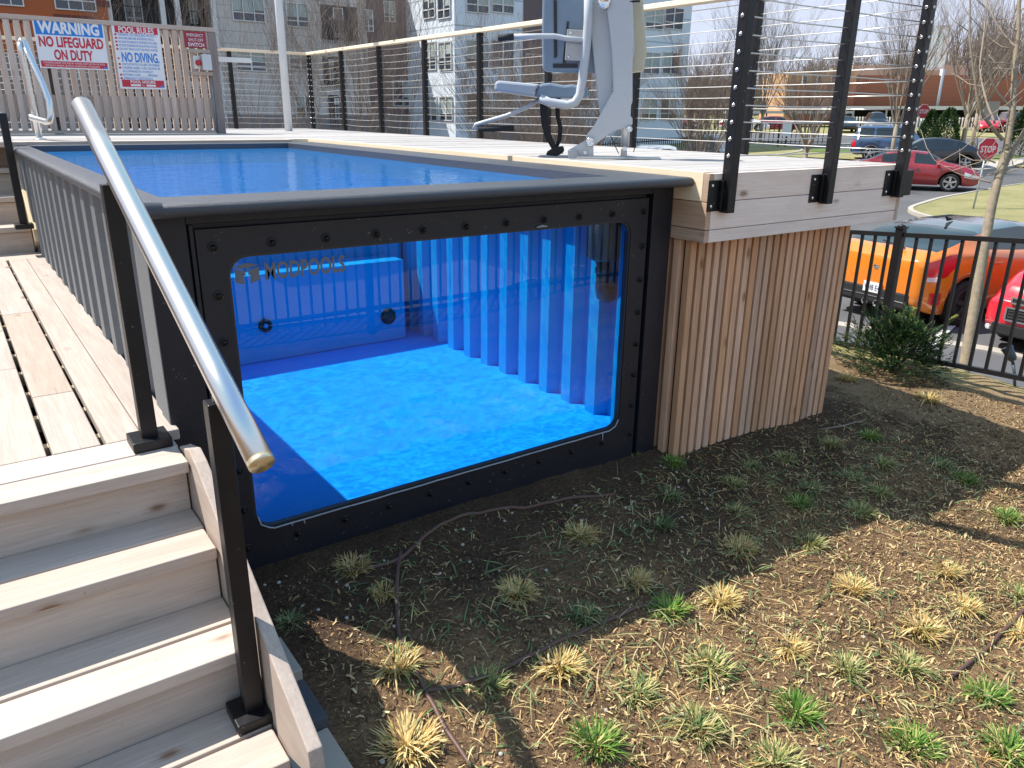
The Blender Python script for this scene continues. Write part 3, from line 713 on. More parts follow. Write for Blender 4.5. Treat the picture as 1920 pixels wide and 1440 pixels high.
def board(name, label, c, w, h, mat, y=YS_-.0245, tilt=0):
    b = thing(name, label, 'sign', (c[0], y, c[1])); b.rotation_euler = (0, tilt, 0)
    m = MB(); m.box(-w/2, w/2, -.002, .003, -h/2, h/2); m.build('panel', mat, b, local=True, bevel=.001); return b
def slab(b, name, mat, x0, x1, z0, z1, k=1): m = MB(); m.box(x0, x1, -.0020-.0012*k, -.0021, z0, z1); return m.build(name, mat, b, local=True)
def line(b, txt, size, x, z, mat, k=2, align='CENTER', bold=.0, width=None):
    t = text_mb(txt, size, (x, -.0020-.0012*k, z), (1, 0, 0), (0, 0, 1), 0, align, bold, width); return t.build('lettering', mat, b, local=True, fixn=False)
w = board('warning_sign', 'blue and white warning sign in large red and white capitals on the screen', (.823, 2.247), .612, .452, SWHI, tilt=.0)
slab(w, 'blue_band', SBLU, -.292, .292, .075, .213); line(w, 'WARNING', .140, 0, .094, SWHI, bold=.006, width=.53)
line(w, 'NO LIFEGUARD', .126, 0, -.028, SRED, bold=.004, width=.56); line(w, 'ON DUTY', .126, 0, -.143, SRED, bold=.004, width=.34)
slab(w, 'red_band', SRED, -.292, .292, -.214, -.158); line(w, 'CHILDREN UNDER THE AGE OF 14 SHALL NOT USE SPA OR POOL', .024, 0, -.182, SWHI, width=.54); line(w, 'WITHOUT A PARENT OR ADULT GUARDIAN IN ATTENDANCE', .024, -.02, -.207, SWHI, width=.48)
slab(w, 'maker_mark', SBLU, .258, .288, -.212, -.196, 2)
p = board('rules_sign', 'tall white pool rules board with red header and footer on the screen', (1.427, 2.157), .448, .612, SWHI)
slab(p, 'red_header', SRED, -.200, .205, .222, .285); line(p, 'POOL RULES', .080, 0, .226, SWHI, bold=.0015, width=.33)
yz = .196
for i, s in enumerate(['WARNING: NO LIFEGUARD ON DUTY', 'SHOWER BEFORE ENTERING POOL', 'NO GLASS OR ANIMALS IN THE FENCED POOL AREA', 'NO FOOD OR BEVERAGE IN POOL OR ON POOL WET DECK', 'DO NOT SWALLOW THE POOL WATER', None, 'DO NOT USE THE POOL IF YOU ARE ILL WITH DIARRHEA', 'CHILDREN UNDER 12 YRS. OLD MUST BE', 'ACCOMPANIED BY AN ADULT', 'BATHING LOAD _____ PERSONS', 'EMERGENCY ASSISTANCE #']):
    if s is None:
        yz -= .075; line(p, 'NO DIVING.', .125, .008, yz, SBLU, bold=.003, width=.355); slab(p, 'bullet', SRED, -.208, -.192, yz+.02, yz+.038); yz -= .034; continue
    wd = min(.36, .0125*len(s)); line(p, s, .031, -.178, yz, SBLU, align='LEFT', width=wd)
    if i != 8: slab(p, 'bullet', SRED, -.208, -.188, yz, yz+.018)
    yz -= .0335
slab(p, 'red_footer', SRED, -.200, .205, -.287, -.218); line(p, 'POOL HOURS', .036, 0, -.249, SWHI, bold=.001, width=.24)
slab(p, 'blank_field', SWHI, -.12, -.025, -.279, -.260, 2); slab(p, 'blank_field', SWHI, .03, .12, -.279, -.260, 2); line(p, 'TO', .02, 0, -.278, SWHI); slab(p, 'maker_mark', SBLU, .165, .2, -.286, -.268, 2)
e = board('shutoff_sign', 'small maroon emergency shut-off switch sign near the screen post', (1.999, 2.355), .222, .160, SMAR)
line(e, 'EMERGENCY', .042, 0, .030, SWHI, width=.168); line(e, 'SHUT-OFF', .042, .006, -.016, SWHI, width=.150); line(e, 'SWITCH', .052, .004, -.066, SWHI, bold=.0008, width=.165)
# striped rope hanging at the far left
m = MB(); pts = [(.085+.04*sin(k*.9), YS_-.06+.01*cos(k*2), 2.15-.035*k) for k in range(9)]
for i in range(8): m.tube([pts[i], pts[i+1]], .014, 8, m=i % 2)
tag(m.build('rope', [plain('rope_blue', (.05, .12, .45), .8), plain('rope_white', (.75, .75, .75), .8)]), 'blue and white rope end hanging on the screen at the left edge', 'rope')
# curved stainless grab rail at the pool's far left corner
gr = thing('grab_rail', 'curved stainless grab rail standing on the deck in front of the screen', 'grab rail', (.25, 5.0, DZ))
YG = 5.0
def hg(u, v, dy=0): return hit(u, v, 1, YG+dy)
m = MB(); m.tube([hg(74, 258), hg(62, 200), hg(50, 140), hg(40, 95), hg(38, 80)], .024, 16); m.tube([hg(38, 82), hg(40, 76), hg(46, 80), hg(60, 115, -.1), hg(80, 158, -.2), hg(92, 190, -.28), hg(95, 215, -.30), hg(93, 228, -.30), hg(88, 229, -.26), hg(60, 221, -.02), hg(57, 219, 0)], .024, 16); m.build('bent_tube', STEEL, gr)
m = MB(); m.lathe((hg(75, 260).x, YG, DZ), (0, 0, 1), [(0, .05), (.006, .05), (.012, .034)], 20); m.build('escutcheon', STEEL, gr)
# white steel mast on the deck
m = MB(); m.tube([(3.285, 7.5, DZ), (3.285, 7.5, 4.6)], .048, 14); mast = m.build('mast', plain('white_mast', (.66, .69, .72), .45)); tag(mast, 'plain pale grey steel mast standing on the deck behind the pool', 'mast')
m = MB(); m.box(2.29, 2.66, YS_+.22, YS_+.26, 2.165, 2.215); tag(m.build('white_bar', WHITE), 'white horizontal bar sticking out beyond the screen post', 'bar')
# ------------------------------------------------------------------ pool lift
LB = V((2.78, .96, DZ)); az = R(-41.5)
lift = thing('pool_lift', 'grey pool chair lift with a moulded blue-grey seat on the deck edge', 'pool lift', LB)
LX = V((cos(az), sin(az), 0)); LY = V((-sin(az), cos(az), 0))
def lp(u, v, dy=0.):   # pixel to a point on the lift's own plane, dy metres behind it
    d = ray(u, v); t = ((LB+LY*dy)-CAM).dot(LY)/d.dot(LY); return CAM+d*t
LGREY = plain('lift_grey_paint', (.50, .53, .56), .3, 0, .06); LBLU = plain('lift_seat_plastic', (.20, .265, .34), .4, 0, .1, 20, .2, 300); LPLATE = plain('lift_plate', (.45, .46, .46), .45, .5, .1)
IVORY = plain('ivory_plastic', (.50, .47, .35), .5); GRIP = plain('foam_grip', (.02, .022, .026), .8); BELT = plain('black_webbing', (.010, .010, .011), .8, 0, .2, 60)
def slabp(name, px, d0, d1, mat, bevel=.006, parent=None):
    m = MB(); m.prism([lp(u, v, d0) for u, v in px], LY*(d1-d0)); return m.build(name, mat, parent or lift, bevel=bevel)
# base wedge, plate, lower arm, mast, actuator
bw = slabp('base_bracket', [(1069, 301), (1065, 282), (1100, 262), (1112, 246), (1113, 299)], -.03, .03, LGREY)
m = MB(); m.prism([lp(1064, 282, -.10), lp(1066, 299, -.10), lp(1090, 299, -.03), lp(1087, 283, -.03)], LY*.16); m.build('base_wedge', LPLATE, lift, bevel=.004)
m = MB(); c = (LB+LX*.05); m.obox((c.x+.05, c.y-.02, DZ+.006), LX*.27, LY*.09, V((0, 0, .005))); m.build('base_plate', LPLATE, lift, bevel=.002)
slabp('lower_arm', [(1098, 268), (1099, 254), (1112, 238), (1150, 170), (1147, 100), (1143, 60), (1136, 0), (1131, -40), (1185, -40), (1188, 60), (1186, 130), (1186, 190), (1178, 212), (1186, 222), (1186, 234), (1175, 240), (1150, 246), (1128, 262), (1112, 275), (1103, 275)], -.035, .02, LGREY, .008)
slabp('mast_arm', [(1103, -40), (1134, -40), (1152, 70), (1150, 150), (1146, 195), (1125, 215), (1119, 170), (1107, 60)], .03, .09, LGREY, .008)
m = MB(); m.tube([lp(1134, -40, .0), lp(1140, 30, 0), lp(1147, 80, 0), lp(1152, 140, 0), lp(1153, 175, 0)], .006, 8); m.build('spring_cable', CHROME, lift)
for u, v, r in ((1107, 266, .026), (1133, 4, .035), (1180, 242, .018), (1097, 286, .012), (1171, 279, .014)):
    m = MB(); m.lathe(lp(u, v, -.04), -LY, [(0, r), (.008, r), (.012, r*.7), (.006, r*.55)], 16); m.build('pivot_bolt', CHROME, lift)
m = MB(); m.tube([lp(1176, 185, .02), lp(1172, 275, .02)], .024, 14); m.tube([lp(1180, 130, .03), lp(1176, 200, .03)], .016, 12); m.build('actuator', plain('actuator_silver', (.62, .63, .62), .35, .6), lift)
slabp('actuator_foot', [(1163, 298), (1165, 280), (1175, 276), (1176, 292), (1194, 294), (1196, 299)], -.01, .04, LPLATE, .003)
m = MB(); m.tube([lp(1190, 138, .02), lp(1188, 215, .03), lp(1193, 265, .03), lp(1188, 285, .05)], .003, 6); m.tube([lp(1145, 255, .0), lp(1160, 288, .0)], .003, 6); m.build('hydraulic_hose', GASK, lift)
cb = slabp('control_box', [(1164, -40), (1204, -40), (1206, 0), (1213, 95), (1207, 133), (1176, 136), (1172, 100)], .03, .16, IVORY, .012)
slabp('control_box_side', [(1163, -40), (1186, -40), (1190, 98), (1180, 133), (1175, 130), (1170, 90)], .0, .028, LGREY, .006)
slabp('label_sticker', [(1174, 109), (1184, 108), (1184, 128), (1175, 130)], -.003, -.001, SBLU, 0)
m = MB(); m.tube([lp(1175, 10, -.02), lp(1181, 3, -.03), lp(1200, 2, -.03)], .006, 8); m.build('control_handle', GRIP, lift)
# seat with frame tube
m = MB(); m.tube([lp(1104, -40), lp(1103, 40), lp(1099, 90), lp(1092, 150), lp(1087, 178), lp(1078, 192), lp(1064, 197), lp(1030, 192), lp(1012, 184)], .026, 16); m.build('frame_tube', LGREY, lift)
def seat_pad(name, px_front, d0, d1, mat, bv): return slabp(name, px_front, d0, d1, mat, bv)
seat_pad('backrest', [(1018, -40), (1100, -40), (1112, 60), (1118, 137), (1060, 136), (1022, 134), (1017, 128), (1016, 60)], .05, .12, LBLU, .014)
m = MB(); m.prism([lp(1038, 0, .045), lp(1044, 0, .045), lp(1045, 106, .045), lp(1039, 109, .045)], LY*.004); m.prism([lp(1037, 119, .045), lp(1083, 119, .045), lp(1083, 127, .045), lp(1037, 127, .045)], LY*.004)
m.prism([lp(1063, 40, .045), lp(1067, 40, .045), lp(1060, 118, .045), lp(1055, 118, .045)], LY*.004); m.build('backrest_slot', GASK, lift)
slabp('hinge_plate', [(1063, 55), (1093, 56), (1091, 115), (1059, 113)], .025, .044, LPLATE, .003)
for u, v in ((1070, 62), (1066, 107)):
    m = MB(); m.lathe(lp(u, v, .024), -LY, [(0, .009), (.006, .007)], 12); m.build('hinge_screw', CHROME, lift)
# moulded seat: front block plus thigh support reaching towards the camera side
rows = []
for f, dz_, th in ((0, .004, .055), (.12, .0, .07), (.45, .0, .08), (.8, .004, .075), (1, .008, .055)):
    a = lp(lerp(1015, 1102, f), lerp(160, 163, f), -.02); rows.append([a+V((0, 0, dz_)), a+V((0, 0, -th*.75))])
m = MB()
m.prism([lp(1003, 178), lp(1006, 165), lp(1014, 157), lp(1030, 155), lp(1058, 160), lp(1072, 158), lp(1100, 163), lp(1106, 172), lp(1103, 184), lp(1030, 184), lp(1004, 183)], LY*.36)
m.build('seat', LBLU, lift, bevel=.014)
m = MB(); m.prism([lp(928, 153, -.02), lp(936, 151, -.02), lp(1012, 158, -.02), lp(1004, 168, -.02), lp(1003, 182, -.02), lp(926, 170, -.02)], LY*.36); m.build('thigh_pad', plain('lift_seat_light', (.40, .44, .49), .45, 0, .08), lift, bevel=.014)
m = MB(); m.tube([lp(1012, 186, .1), lp(990, 200, .1), lp(950, 217, .1), lp(905, 230, .1), lp(892, 234, .1), lp(888, 239, .1), lp(896, 241, .1)], .013, 12); ft = m.build('footrest_tube', LGREY, lift)
m = MB(); m.tube([lp(897, 241, .1), lp(964, 241, .1)], .019, 14); m.build('footrest_grip', GRIP, ft)
m = MB(); m.tube([lp(1100, 76, .0), lp(1060, 72, .0), lp(1040, 68, -.02), lp(1010, 68, -.06), (lp(962, 69, -.1))], .015, 12); am = m.build('armrest_tube', LGREY, lift)
m = MB(); m.tube([lp(963, 69, -.1), lp(934, 71, -.1)], .019, 14); m.build('armrest_grip', GRIP, am)
m = MB()
def strap(px, wd, d=.0):
    rws = []
    for k, (u, v) in enumerate(px):
        p = lp(u, v, d); rws.append([p-LX*wd/2*(1 if k < len(px)-1 else .7), p+LX*wd/2])
    m.grid(rws, sm=True)
strap([(1020, 184), (1019, 205), (1022, 235), (1029, 258), (1040, 278), (1050, 288)], .042, .02); strap([(1048, 180), (1045, 200), (1046, 220), (1051, 240), (1049, 262), (1040, 282)], .026, .05)
q = m.build('seat_belt', BELT, lift, fixn=False); sm_ = q.modifiers.new('s', 'SOLIDIFY'); sm_.thickness = .006
m = MB(); m.prism([lp(1023, 291, .0), lp(1026, 284, 0), lp(1038, 276, 0), (lp(1056, 274, 0)), lp(1058, 284, 0), lp(1050, 290, 0), lp(1044, 293, 0)], LY*.05); m.build('belt_buckle', BELT, lift, bevel=.008)
# ------------------------------------------------------------------ perimeter fence
PFB = plain('black_fence_paint', (.010, .010, .0115), .42, 0, .35, 30, .1, 60)
pf = thing('perimeter_fence', 'black metal picket fence with two rails between the garden bed and the car park', 'fence')
P0 = at(1650, 657, 6.30); P1 = at(1920, 710, 5.35); fd = (P1-P0); fl = hypot(fd.x, fd.y)
def fpt(s): return V((P0.x+fd.x*s, P0.y+fd.y*s, P0.z+fd.z*s))
HH = .935
m = MB()
for a, b in ((-.95, 0), (0, 1), (1, 2.6)):
    for z in (0, HH): m.beam(fpt(a)+V((0, 0, z)), fpt(b)+V((0, 0, z)), .034, .034, r=.5)
m.build('rail', PFB, pf)
m = MB(); s = -.93
while s < 2.6:
    p = fpt(s)
    if abs(s) > .03: m.box(p.x-.010, p.x+.010, p.y-.010, p.y+.010, p.z-.012, p.z+HH+.012)
    s += .118/fl
m.build('picket', PFB, pf)
for s in (0, 2.2, -.95):
    p = fpt(s); m = MB(); m.box(p.x-.03, p.x+.03, p.y-.03, p.y+.03, p.z-.4, p.z+HH+.05); po = m.build('post', PFB, pf, bevel=.002)
    m = MB(); m.box(p.x-.037, p.x+.037, p.y-.037, p.y+.037, p.z+HH+.05, p.z+HH+.062); m.lathe((p.x, p.y, p.z+HH+.062), (0, 0, 1), [(0, .034), (.012, .024), (.018, .004)], 16); m.build('post_cap', PFB, po)
# the same fence turns and closes the garden behind the viewer (seen mirrored in the window)
pf2 = thing('perimeter_fence', 'black picket fence on the street side, seen only mirrored in the pool window', 'fence')
m = MB()
for z in (-.12, .85): m.box(-4, 8, -3.87, -3.835, z, z+.035)
m.build('rail', PFB, pf2); m = MB(); x = -4
while x < 8: m.box(x, x+.018, -3.862, -3.844, -.2, .87); x += .112
m.build('picket', PFB, pf2)
m = MB()
for x in (-2.2, .2, 2.6, 5.): m.box(x, x+.06, -3.885, -3.825, -1.2, .95)
m.build('post', PFB, pf2)
# ------------------------------------------------------------------ grass tufts
def blade(m, p, ang, L, w, lean, curl, r):
    d = V((cos(ang), sin(ang), 0)); s = V((-sin(ang), cos(ang), 0)); rws = []
    for k in range(4):
        t = k/3; a = lean+curl*t; q = V(p)+d*(L*t*sin(a))+V((0, 0, L*t*cos(a)))
        ww = w*(1-.85*t*t)/2; rws.append([q-s*ww, q+s*ww])
    m.grid(rws, r=r, sm=False)
def tuft_mesh(seed, mat, n, Lm, spread, lean0):
    n = int(n*2.6); Lm *= .76; spread *= .98; lean0 *= .82
    q = random.Random(seed); m = MB()
    for k in range(n):
        a = q.uniform(0, 2*pi); rad = spread*sqrt(q.random())*.45; L = Lm*q.uniform(.5, 1.15); ln = lean0*q.uniform(.35, 1.3)*(rad/(spread*.45)+.3)
        blade(m, (rad*cos(a), rad*sin(a), -.01), a+q.uniform(-.7, .7), L, q.uniform(.0036, .0078), min(1.25, ln), q.uniform(.0, .7), q.random())
    for k in range(10):   # long flopped leaves
        a = q.uniform(0, 2*pi); blade(m, (0, 0, .0), a, Lm*q.uniform(1.3, 2.3), q.uniform(.006, .009), 1.0, .6, q.random())
    return m.mesh('grass_tuft', mat)
TM = {'s': [tuft_mesh(i, G_STRAW, 120, .085, .13, .75) for i in range(4)], 'g': [tuft_mesh(10+i, G_GREEN, 95, .09, .12, .55) for i in range(4)],
      'm': [tuft_mesh(20+i, G_MIX, 100, .085, .13, .75) for i in range(4)], 'd': [tuft_mesh(30+i, G_DULL, 95, .08, .13, .85) for i in range(4)], 't': [tuft_mesh(40+i, G_STRAW, 90, .13, .12, .8) for i in range(2)]}
TUF = [(1261, 871, 'g', .8, 'green tuft in the shade nearest the corner of the slatted skirt'), (1630, 822, 'g', .85, 'fresh green tuft farthest right of the slatted skirt in the shade'),
 (1559, 838, 'm', .75, 'yellow-green tuft in front of the slatted skirt\'s right half'), (1472, 860, 'm', .8, 'rusty green tuft in front of the middle of the slatted skirt'),
 (1405, 878, 'd', .7, 'flattened dull tuft before the left half of the slatted skirt'), (1375, 912, 'm', .8, 'half dead tuft with pale upright leaves, in the shade before the slatted skirt'),
 (1656, 872, 'm', .85, 'spread mixed tuft behind the darkest tuft, right of centre in the shade'), (1760, 875, 'd', .95, 'green tuft sprawling left of its twin at the shade\'s far right'),
 (1806, 900, 'g', .95, 'large green tuft sprawling right of its twin at the shade\'s far right'), (1600, 899, 'd', .8, 'darkest green tuft in the middle of the right-hand shade'),
 (1521, 918, 'd', .8, 'dark leafy tuft just behind the brightest tuft of the shaded strip'), (1495, 944, 'g', .85, 'brightest green tuft of the right-hand shaded strip'),
 (1384, 960, 'm', .75, 'small yellow-green tuft in the shade, left of the brightest shaded tuft'), (1611, 962, 'm', .9, 'green tuft with orange dead leaves close to the shadow edge at right'),
 (1647, 925, 'm', .9, 'wide mixed tuft lying between the darkest tuft and the shadow edge'), (1251, 931, 'd', .85, 'dull green tuft in the shade below the window\'s right corner'),
 (1384, 1030, 's', 1.0, 'grey straw tuft like a brush inside the shadow edge'), (1517, 1020, 'm', .95, 'golden tuft sitting right on the shadow edge'),
 (1349, 1130, 's', 1.0, 'bleached straw tuft beside the shadow edge, next to the vivid green tuft'), (1253, 1146, 'g', .95, 'vivid green tuft at the shadow edge beside the bleached straw tuft'),
 (1773, 1072, 's', .9, 'straw tuft with a rusty heart in the sun at right'), (1600, 1105, 's', .9, 'flattened straw tuft in the sun just outside the shadow'),
 (1806, 1140, 's', .85, 'round pale straw tuft below the rusty-hearted one'), (1724, 1182, 's', 1.1, 'broad shaggy straw tuft in the sun left of the round pale one'),
 (1885, 972, 'g', .9, 'green tuft near the right edge, nearest the shadow'), (1911, 1186, 's', 1.0, 'straw tuft cut by the right edge above the short brown pipe'),
 (1480, 1216, 's', .85, 'small blond tuft in the sun in the middle of the bed'), (1589, 716, 't', .8, 'dry tan tuft beside the slatted skirt\'s far end'),
 (1739, 752, 't', .9, 'dry tan tuft in front of the yew shrub'), (1907, 1115, 'm', .9, 'mixed tuft at the right edge between two straw ones'),
 (740, 1250, 's', 1.0, 'straw tuft over the brown pipe at the shadow edge by the steps'), (913, 1283, 'm', .85, 'yellow-green tuft on the side pipe just outside the shadow'),
 (1049, 1250, 's', 1.0, 'straw tuft half in shadow in the middle of the bed'), (763, 1400, 's', 1.1, 'large straw tuft beside the pipe at the bottom edge'),
 (970, 1114, 's', .85, 'straw tuft in the middle of the deep shade before the window'), (1087, 1003, 's', .95, 'grey straw tuft in the shade below the window'),
 (1096, 1156, 'd', .85, 'dull green tuft in the shade above the long side pipe'), (1190, 1090, 's', .8, 'yellowish tuft in the shade behind the vivid green tuft'),
 (660, 1062, 's', .85, 'dry tuft in the shade by the pipe joint'), (721, 1110, 's', .65, 'brown withered tuft on the pipe in the shade'),
 (1190, 1297, 'm', .95, 'mixed tuft in the sun below the half-shadowed straw tuft'), (1115, 1402, 'g', 1.05, 'big green tuft at the bottom edge left of centre'),
 (1330, 1253, 'm', 1.05, 'wide mixed tuft in the sun below the bleached straw tuft'), (1310, 1370, 'm', 1.0, 'yellow-green tuft at the bottom, left of the dense green one'),
 (1493, 1335, 'g', 1.0, 'dense green tuft in the sun at the bottom centre-right'), (1590, 1258, 'm', .85, 'left one of two yellow-green tufts standing side by side in the sun'),
 (1697, 1252, 'm', .95, 'right one of two yellow-green tufts standing side by side in the sun'), (1850, 1310, 'g', .95, 'green tuft beside the lower end of the short brown pipe'),
 (1710, 1396, 'g', 1.1, 'largest green tuft, at the bottom right'), (1890, 1412, 'g', 1.0, 'green tuft in the bottom right corner'),
 (1453, 1434, 'm', 1.0, 'yellow-green tuft cut by the bottom edge'), (545, 1170, 'd', .6, 'sparse tuft in the shade close to the stringer'), (1237, 985, 'd', .8, 'limp green tuft in the shade between window and centre'),
 (1185, 850, 'd', .55, 'wisp of grey-green blades at the foot of the pool\'s right corner')]
q = random.Random(11)
for i, (u, v, ty, s, lab) in enumerate(TUF):
    p = ground(u, v); o = bpy.data.objects.new('grass_tuft', TM[ty][i % len(TM[ty])]); COL.objects.link(o)
    o.location = (p.x, p.y, gn(p.x, p.y)); o.rotation_euler = (q.uniform(-.1, .1), q.uniform(-.1, .1), q.uniform(0, 6)); o.scale = (s*1.05, s*1.05, s*q.uniform(.8, 1))
    tag(o, lab, 'grass tuft', 'clumps of ornamental grass in the mulched bed')
tufts_xy = [ground(u, v) for u, v, *_ in TUF]
# ------------------------------------------------------------------ litter: chips, clippings, pebbles (uncountable)
m = MB(); q = random.Random(21)
def okpos(x, y):
    if y > -.03 and x < 2.45: return False
    if y > -.12 and x < 4.0: return False
    if x < .22: return False
    return True
cnt = 0
while cnt < 105000:
    r = q.random()
    if r < .7: x = q.uniform(.2, 5.3); y = q.uniform(-2.5, .0)
    else: x = q.uniform(2.4, 5.3); y = q.uniform(-1.6, 2.0)
    if not okpos(x, y): continue
    if x < .25: continue
    if q.random() < .45*(.5+.9*noise.noise(V((x*2.3, y*2.3, 9))))+.35*min(1, max(0, (y+1.1)/.8)): continue
    dist = hypot(x+.45, y+2.7); L = q.choice((.004, .006, .008, .011, .015, .024))*q.uniform(.7, 1.35); w = L*q.uniform(.12, .30)
    a = q.uniform(0, 2*pi); z = gn(x, y)+q.uniform(.0005, .006); tl = q.uniform(-.45, .45); bend = q.uniform(-.3, .3)*L
    d = V((cos(a)*cos(tl), sin(a)*cos(tl), sin(tl))); s = V((-sin(a), cos(a), q.uniform(-.4, .4))); c = V((x, y, z+abs(sin(tl))*L*.4))
    m.add([c-d*L/2-s*w/2, c-d*L/2+s*w/2, c+s*w/2+V((0, 0, bend)), c-s*w/2+V((0, 0, bend)), c+d*L/2+s*w*.3, c+d*L/2-s*w*.3], [(0, 1, 2, 3), (3, 2, 4, 5)], r=min(1, max(0, q.gauss(.40-.16*min(1, max(0, (y+1.2)/.9)), .22)))); cnt += 1
litter = m.build('mulch_litter', LITTER, fixn=False); litter['kind'] = 'stuff'
# loose cut leaves round the tufts
ma, mb2 = MB(), MB(); q = random.Random(22)
for i in range(4300):
    p = q.choice(tufts_xy); x = p.x+q.gauss(0, .17); y = p.y+q.gauss(0, .14)
    if i % 4 == 0: x = q.uniform(.35, 4.6); y = q.uniform(-2.3, -.15)
    if not okpos(x, y) or x > 4.3 or x < .45: continue
    L = q.choice((.03, .045, .06, .09, .14))*q.uniform(.7, 1.2); a = q.uniform(0, 2*pi); z = gn(x, y)+.004; dry = q.random() > (.62 if y > -1.0 else .45); w = q.uniform(.002, .005) if dry else q.uniform(.003, .008); L *= .75 if dry else 1; rws = []
    cv = q.uniform(-.4, .4); lift_ = q.uniform(0, .02); tw = q.uniform(-.4, .4)
    c = V((x, y, z))
    for k in range(5):
        t = k/4; s = V((-sin(a), cos(a), tw*(1-2*t)))*w*(1-.75*abs(2*t-1)**1.5)/2; pt = c+V((0, 0, lift_*4*t*(1-t)+.002)); pt.z = max(pt.z, gn(pt.x, pt.y)+.003)
        rws.append([pt-s, pt+s]); c = c+V((cos(a), sin(a), 0))*L/4; a += cv/4
    (mb2 if dry else ma).grid(rws, r=min(.99, max(0, q.gauss(.5, .27))), sm=True)
cl = ma.build('green_clippings', G_DULL, fixn=False); cl['kind'] = 'stuff'
cl = mb2.build('dry_clippings', G_STRAW, fixn=False); cl['kind'] = 'stuff'
m = MB(); q = random.Random(23)
for i in range(170):
    x = q.uniform(.25, 2.5); y = q.uniform(-.55, -.05) if i < 110 else q.uniform(-1.7, -.1)
    if not okpos(x, y) or (i < 110 and q.random() > 1.2-abs(y)*2): continue
    r = q.uniform(.003, .009); m.lathe((x, y, gn(x, y)+r*.3), (q.uniform(-.4, .4), q.uniform(-.4, .4), 1), [(-r*.6, r*.4), (-r*.3, r*.9), (0, r), (r*.4, r*.85), (r*.65, r*.4)], 7)
pb = m.build('pebbles', plain('pebble', (.42, .39, .34), .8, 0, .3, 60)); pb['kind'] = 'stuff'
# drip pipes
PIPE = plain('brown_drip_pipe', (.105, .055, .04), .55, 0, .2, 30)
def pipe(px, lab, r=.0085):
    pts = [ground(u, v) for u, v in px]; sm = []
    n = len(pts)
    for i in range(n-1):
        a, b, c, d = pts[max(0, i-1)], pts[i], pts[i+1], pts[min(n-1, i+2)]
        for k in range(5): t = k/5; sm.append(.5*((2*b)+(c-a)*t+(2*a-5*b+4*c-d)*t*t+(3*b-3*c+d-a)*t**3))
    sm.append(pts[-1]); m = MB(); m.tube([(p.x, p.y, gn(p.x, p.y)+r*.75) for p in sm], r, 10)
    return tag(m.build('drip_pipe', PIPE), lab, 'irrigation pipe', 'brown drip irrigation pipes')
pipe([(752, 1040), (746, 1080), (744, 1140), (748, 1190), (757, 1222), (775, 1262), (803, 1310), (838, 1375), (885, 1445)], 'main brown drip pipe running down the bed towards the bottom edge')
pipe([(640, 1074), (690, 1068), (750, 1052), (800, 1010), (860, 980), (960, 956), (1060, 939), (1150, 925)], 'brown drip pipe lying along the foot of the window in the shade')
pipe([(797, 1301), (860, 1292), (930, 1262), (1010, 1226), (1085, 1190), (1160, 1157), (1230, 1132), (1300, 1110)], 'brown drip pipe branching off sideways under the tufts')
pipe([(1780, 1275), (1840, 1225), (1880, 1185), (1930, 1140)], 'short visible length of brown drip pipe at the right edge')
m = MB(); pts = [ground(u, v) for u, v in ((1540, 806), (1580, 800), (1625, 791))]; m.tube([(p.x, p.y, gn(p.x, p.y)+.006) for p in pts], [.004, .005, .003], 6); tag(m.build('stick', BARK), 'thin bare stick on the soil beside the slatted skirt', 'stick')
# ------------------------------------------------------------------ yew shrub
sp = ground(1674, 700); sp.z = gn(sp.x, sp.y)
yew = thing('yew_shrub', 'small dark green yew shrub with yellowish shoot tips in front of the black fence', 'shrub', sp)
m = MB(); st = MB(); q = random.Random(31)
def shoot(p0, dirn, L, dens=1.0, tip=.3, wide=.017):
    d = V(dirn).normalized(); p = V(p0); k = int(L/.0045*dens); pts = []
    side = d.cross(V((q.uniform(-.3, .3), q.uniform(-.3, .3), 1)));
    if side.length < .1: side = V((1, 0, 0))
    side.normalize()
    for i in range(k):
        t = i/k; p = p+d*(L/k); d = (d+V((0, 0, .25/k))).normalized()
        if i % 6 == 0: pts.append(p.copy())
        sg = 1 if i % 2 else -1; nn = (side*sg*cos(q.uniform(-.7, .7))+V((0, 0, q.uniform(-.4, .7)))+d*.22).normalized(); ln = wide*q.uniform(.8, 1.25)*(1-.45*t)
        w = d*.0024+d.cross(nn).normalized()*.0010
        m.add([p-w, p+w, p+nn*ln+w*.4, p+nn*ln-w*.4], [(0, 1, 2, 3)], r=min(.99, max(0, q.gauss(.32, .2)+(.5 if t > .72 else 0)*tip*2)))
    if len(pts) > 1: st.tube(pts, .0022, 4)
for k in range(2300):
    a = q.uniform(0, 2*pi); el = q.uniform(-.75, 1.5); c = V((cos(a)*cos(el)*1.36, sin(a)*cos(el)*1.36, sin(el)*.95))*(1+.2*sin(3*a+1)+.13*sin(7*a)+.1*sin(5*el+a))
    p = sp+V((0, 0, .18))+c*.25*q.random()**.33; shoot(p, c.normalized()*.8+V((q.uniform(-.7, .7), q.uniform(-.7, .7), q.uniform(-.1, .6))), q.uniform(.035, .075), 1.0, q.choice((.0, .1, .45)))
rgt = V((.812, -.584, 0))
for (u, v, L) in ((1797, 600, .36), (1717, 578, .30), (1617, 588, .30), (1662, 596, .24), (1760, 640, .25), (1690, 610, .24), (1605, 625, .22)):
    e = at(u, v, 5.95); b = sp+V((0, 0, .18))+(e-sp)*.25; b.z = sp.z+.22; [shoot(b+V((q.uniform(-.012, .012), q.uniform(-.012, .012), 0)), e-b, (e-b).length, 1.3, .8, .021) for _ in range(3)]; shoot(b+(e-b)*.45+rgt*.01, (e-b)+V((0, 0, .05)), (e-b).length*.4, 1.1, .9, .018)
m.build('foliage', YEW, yew, fixn=False)
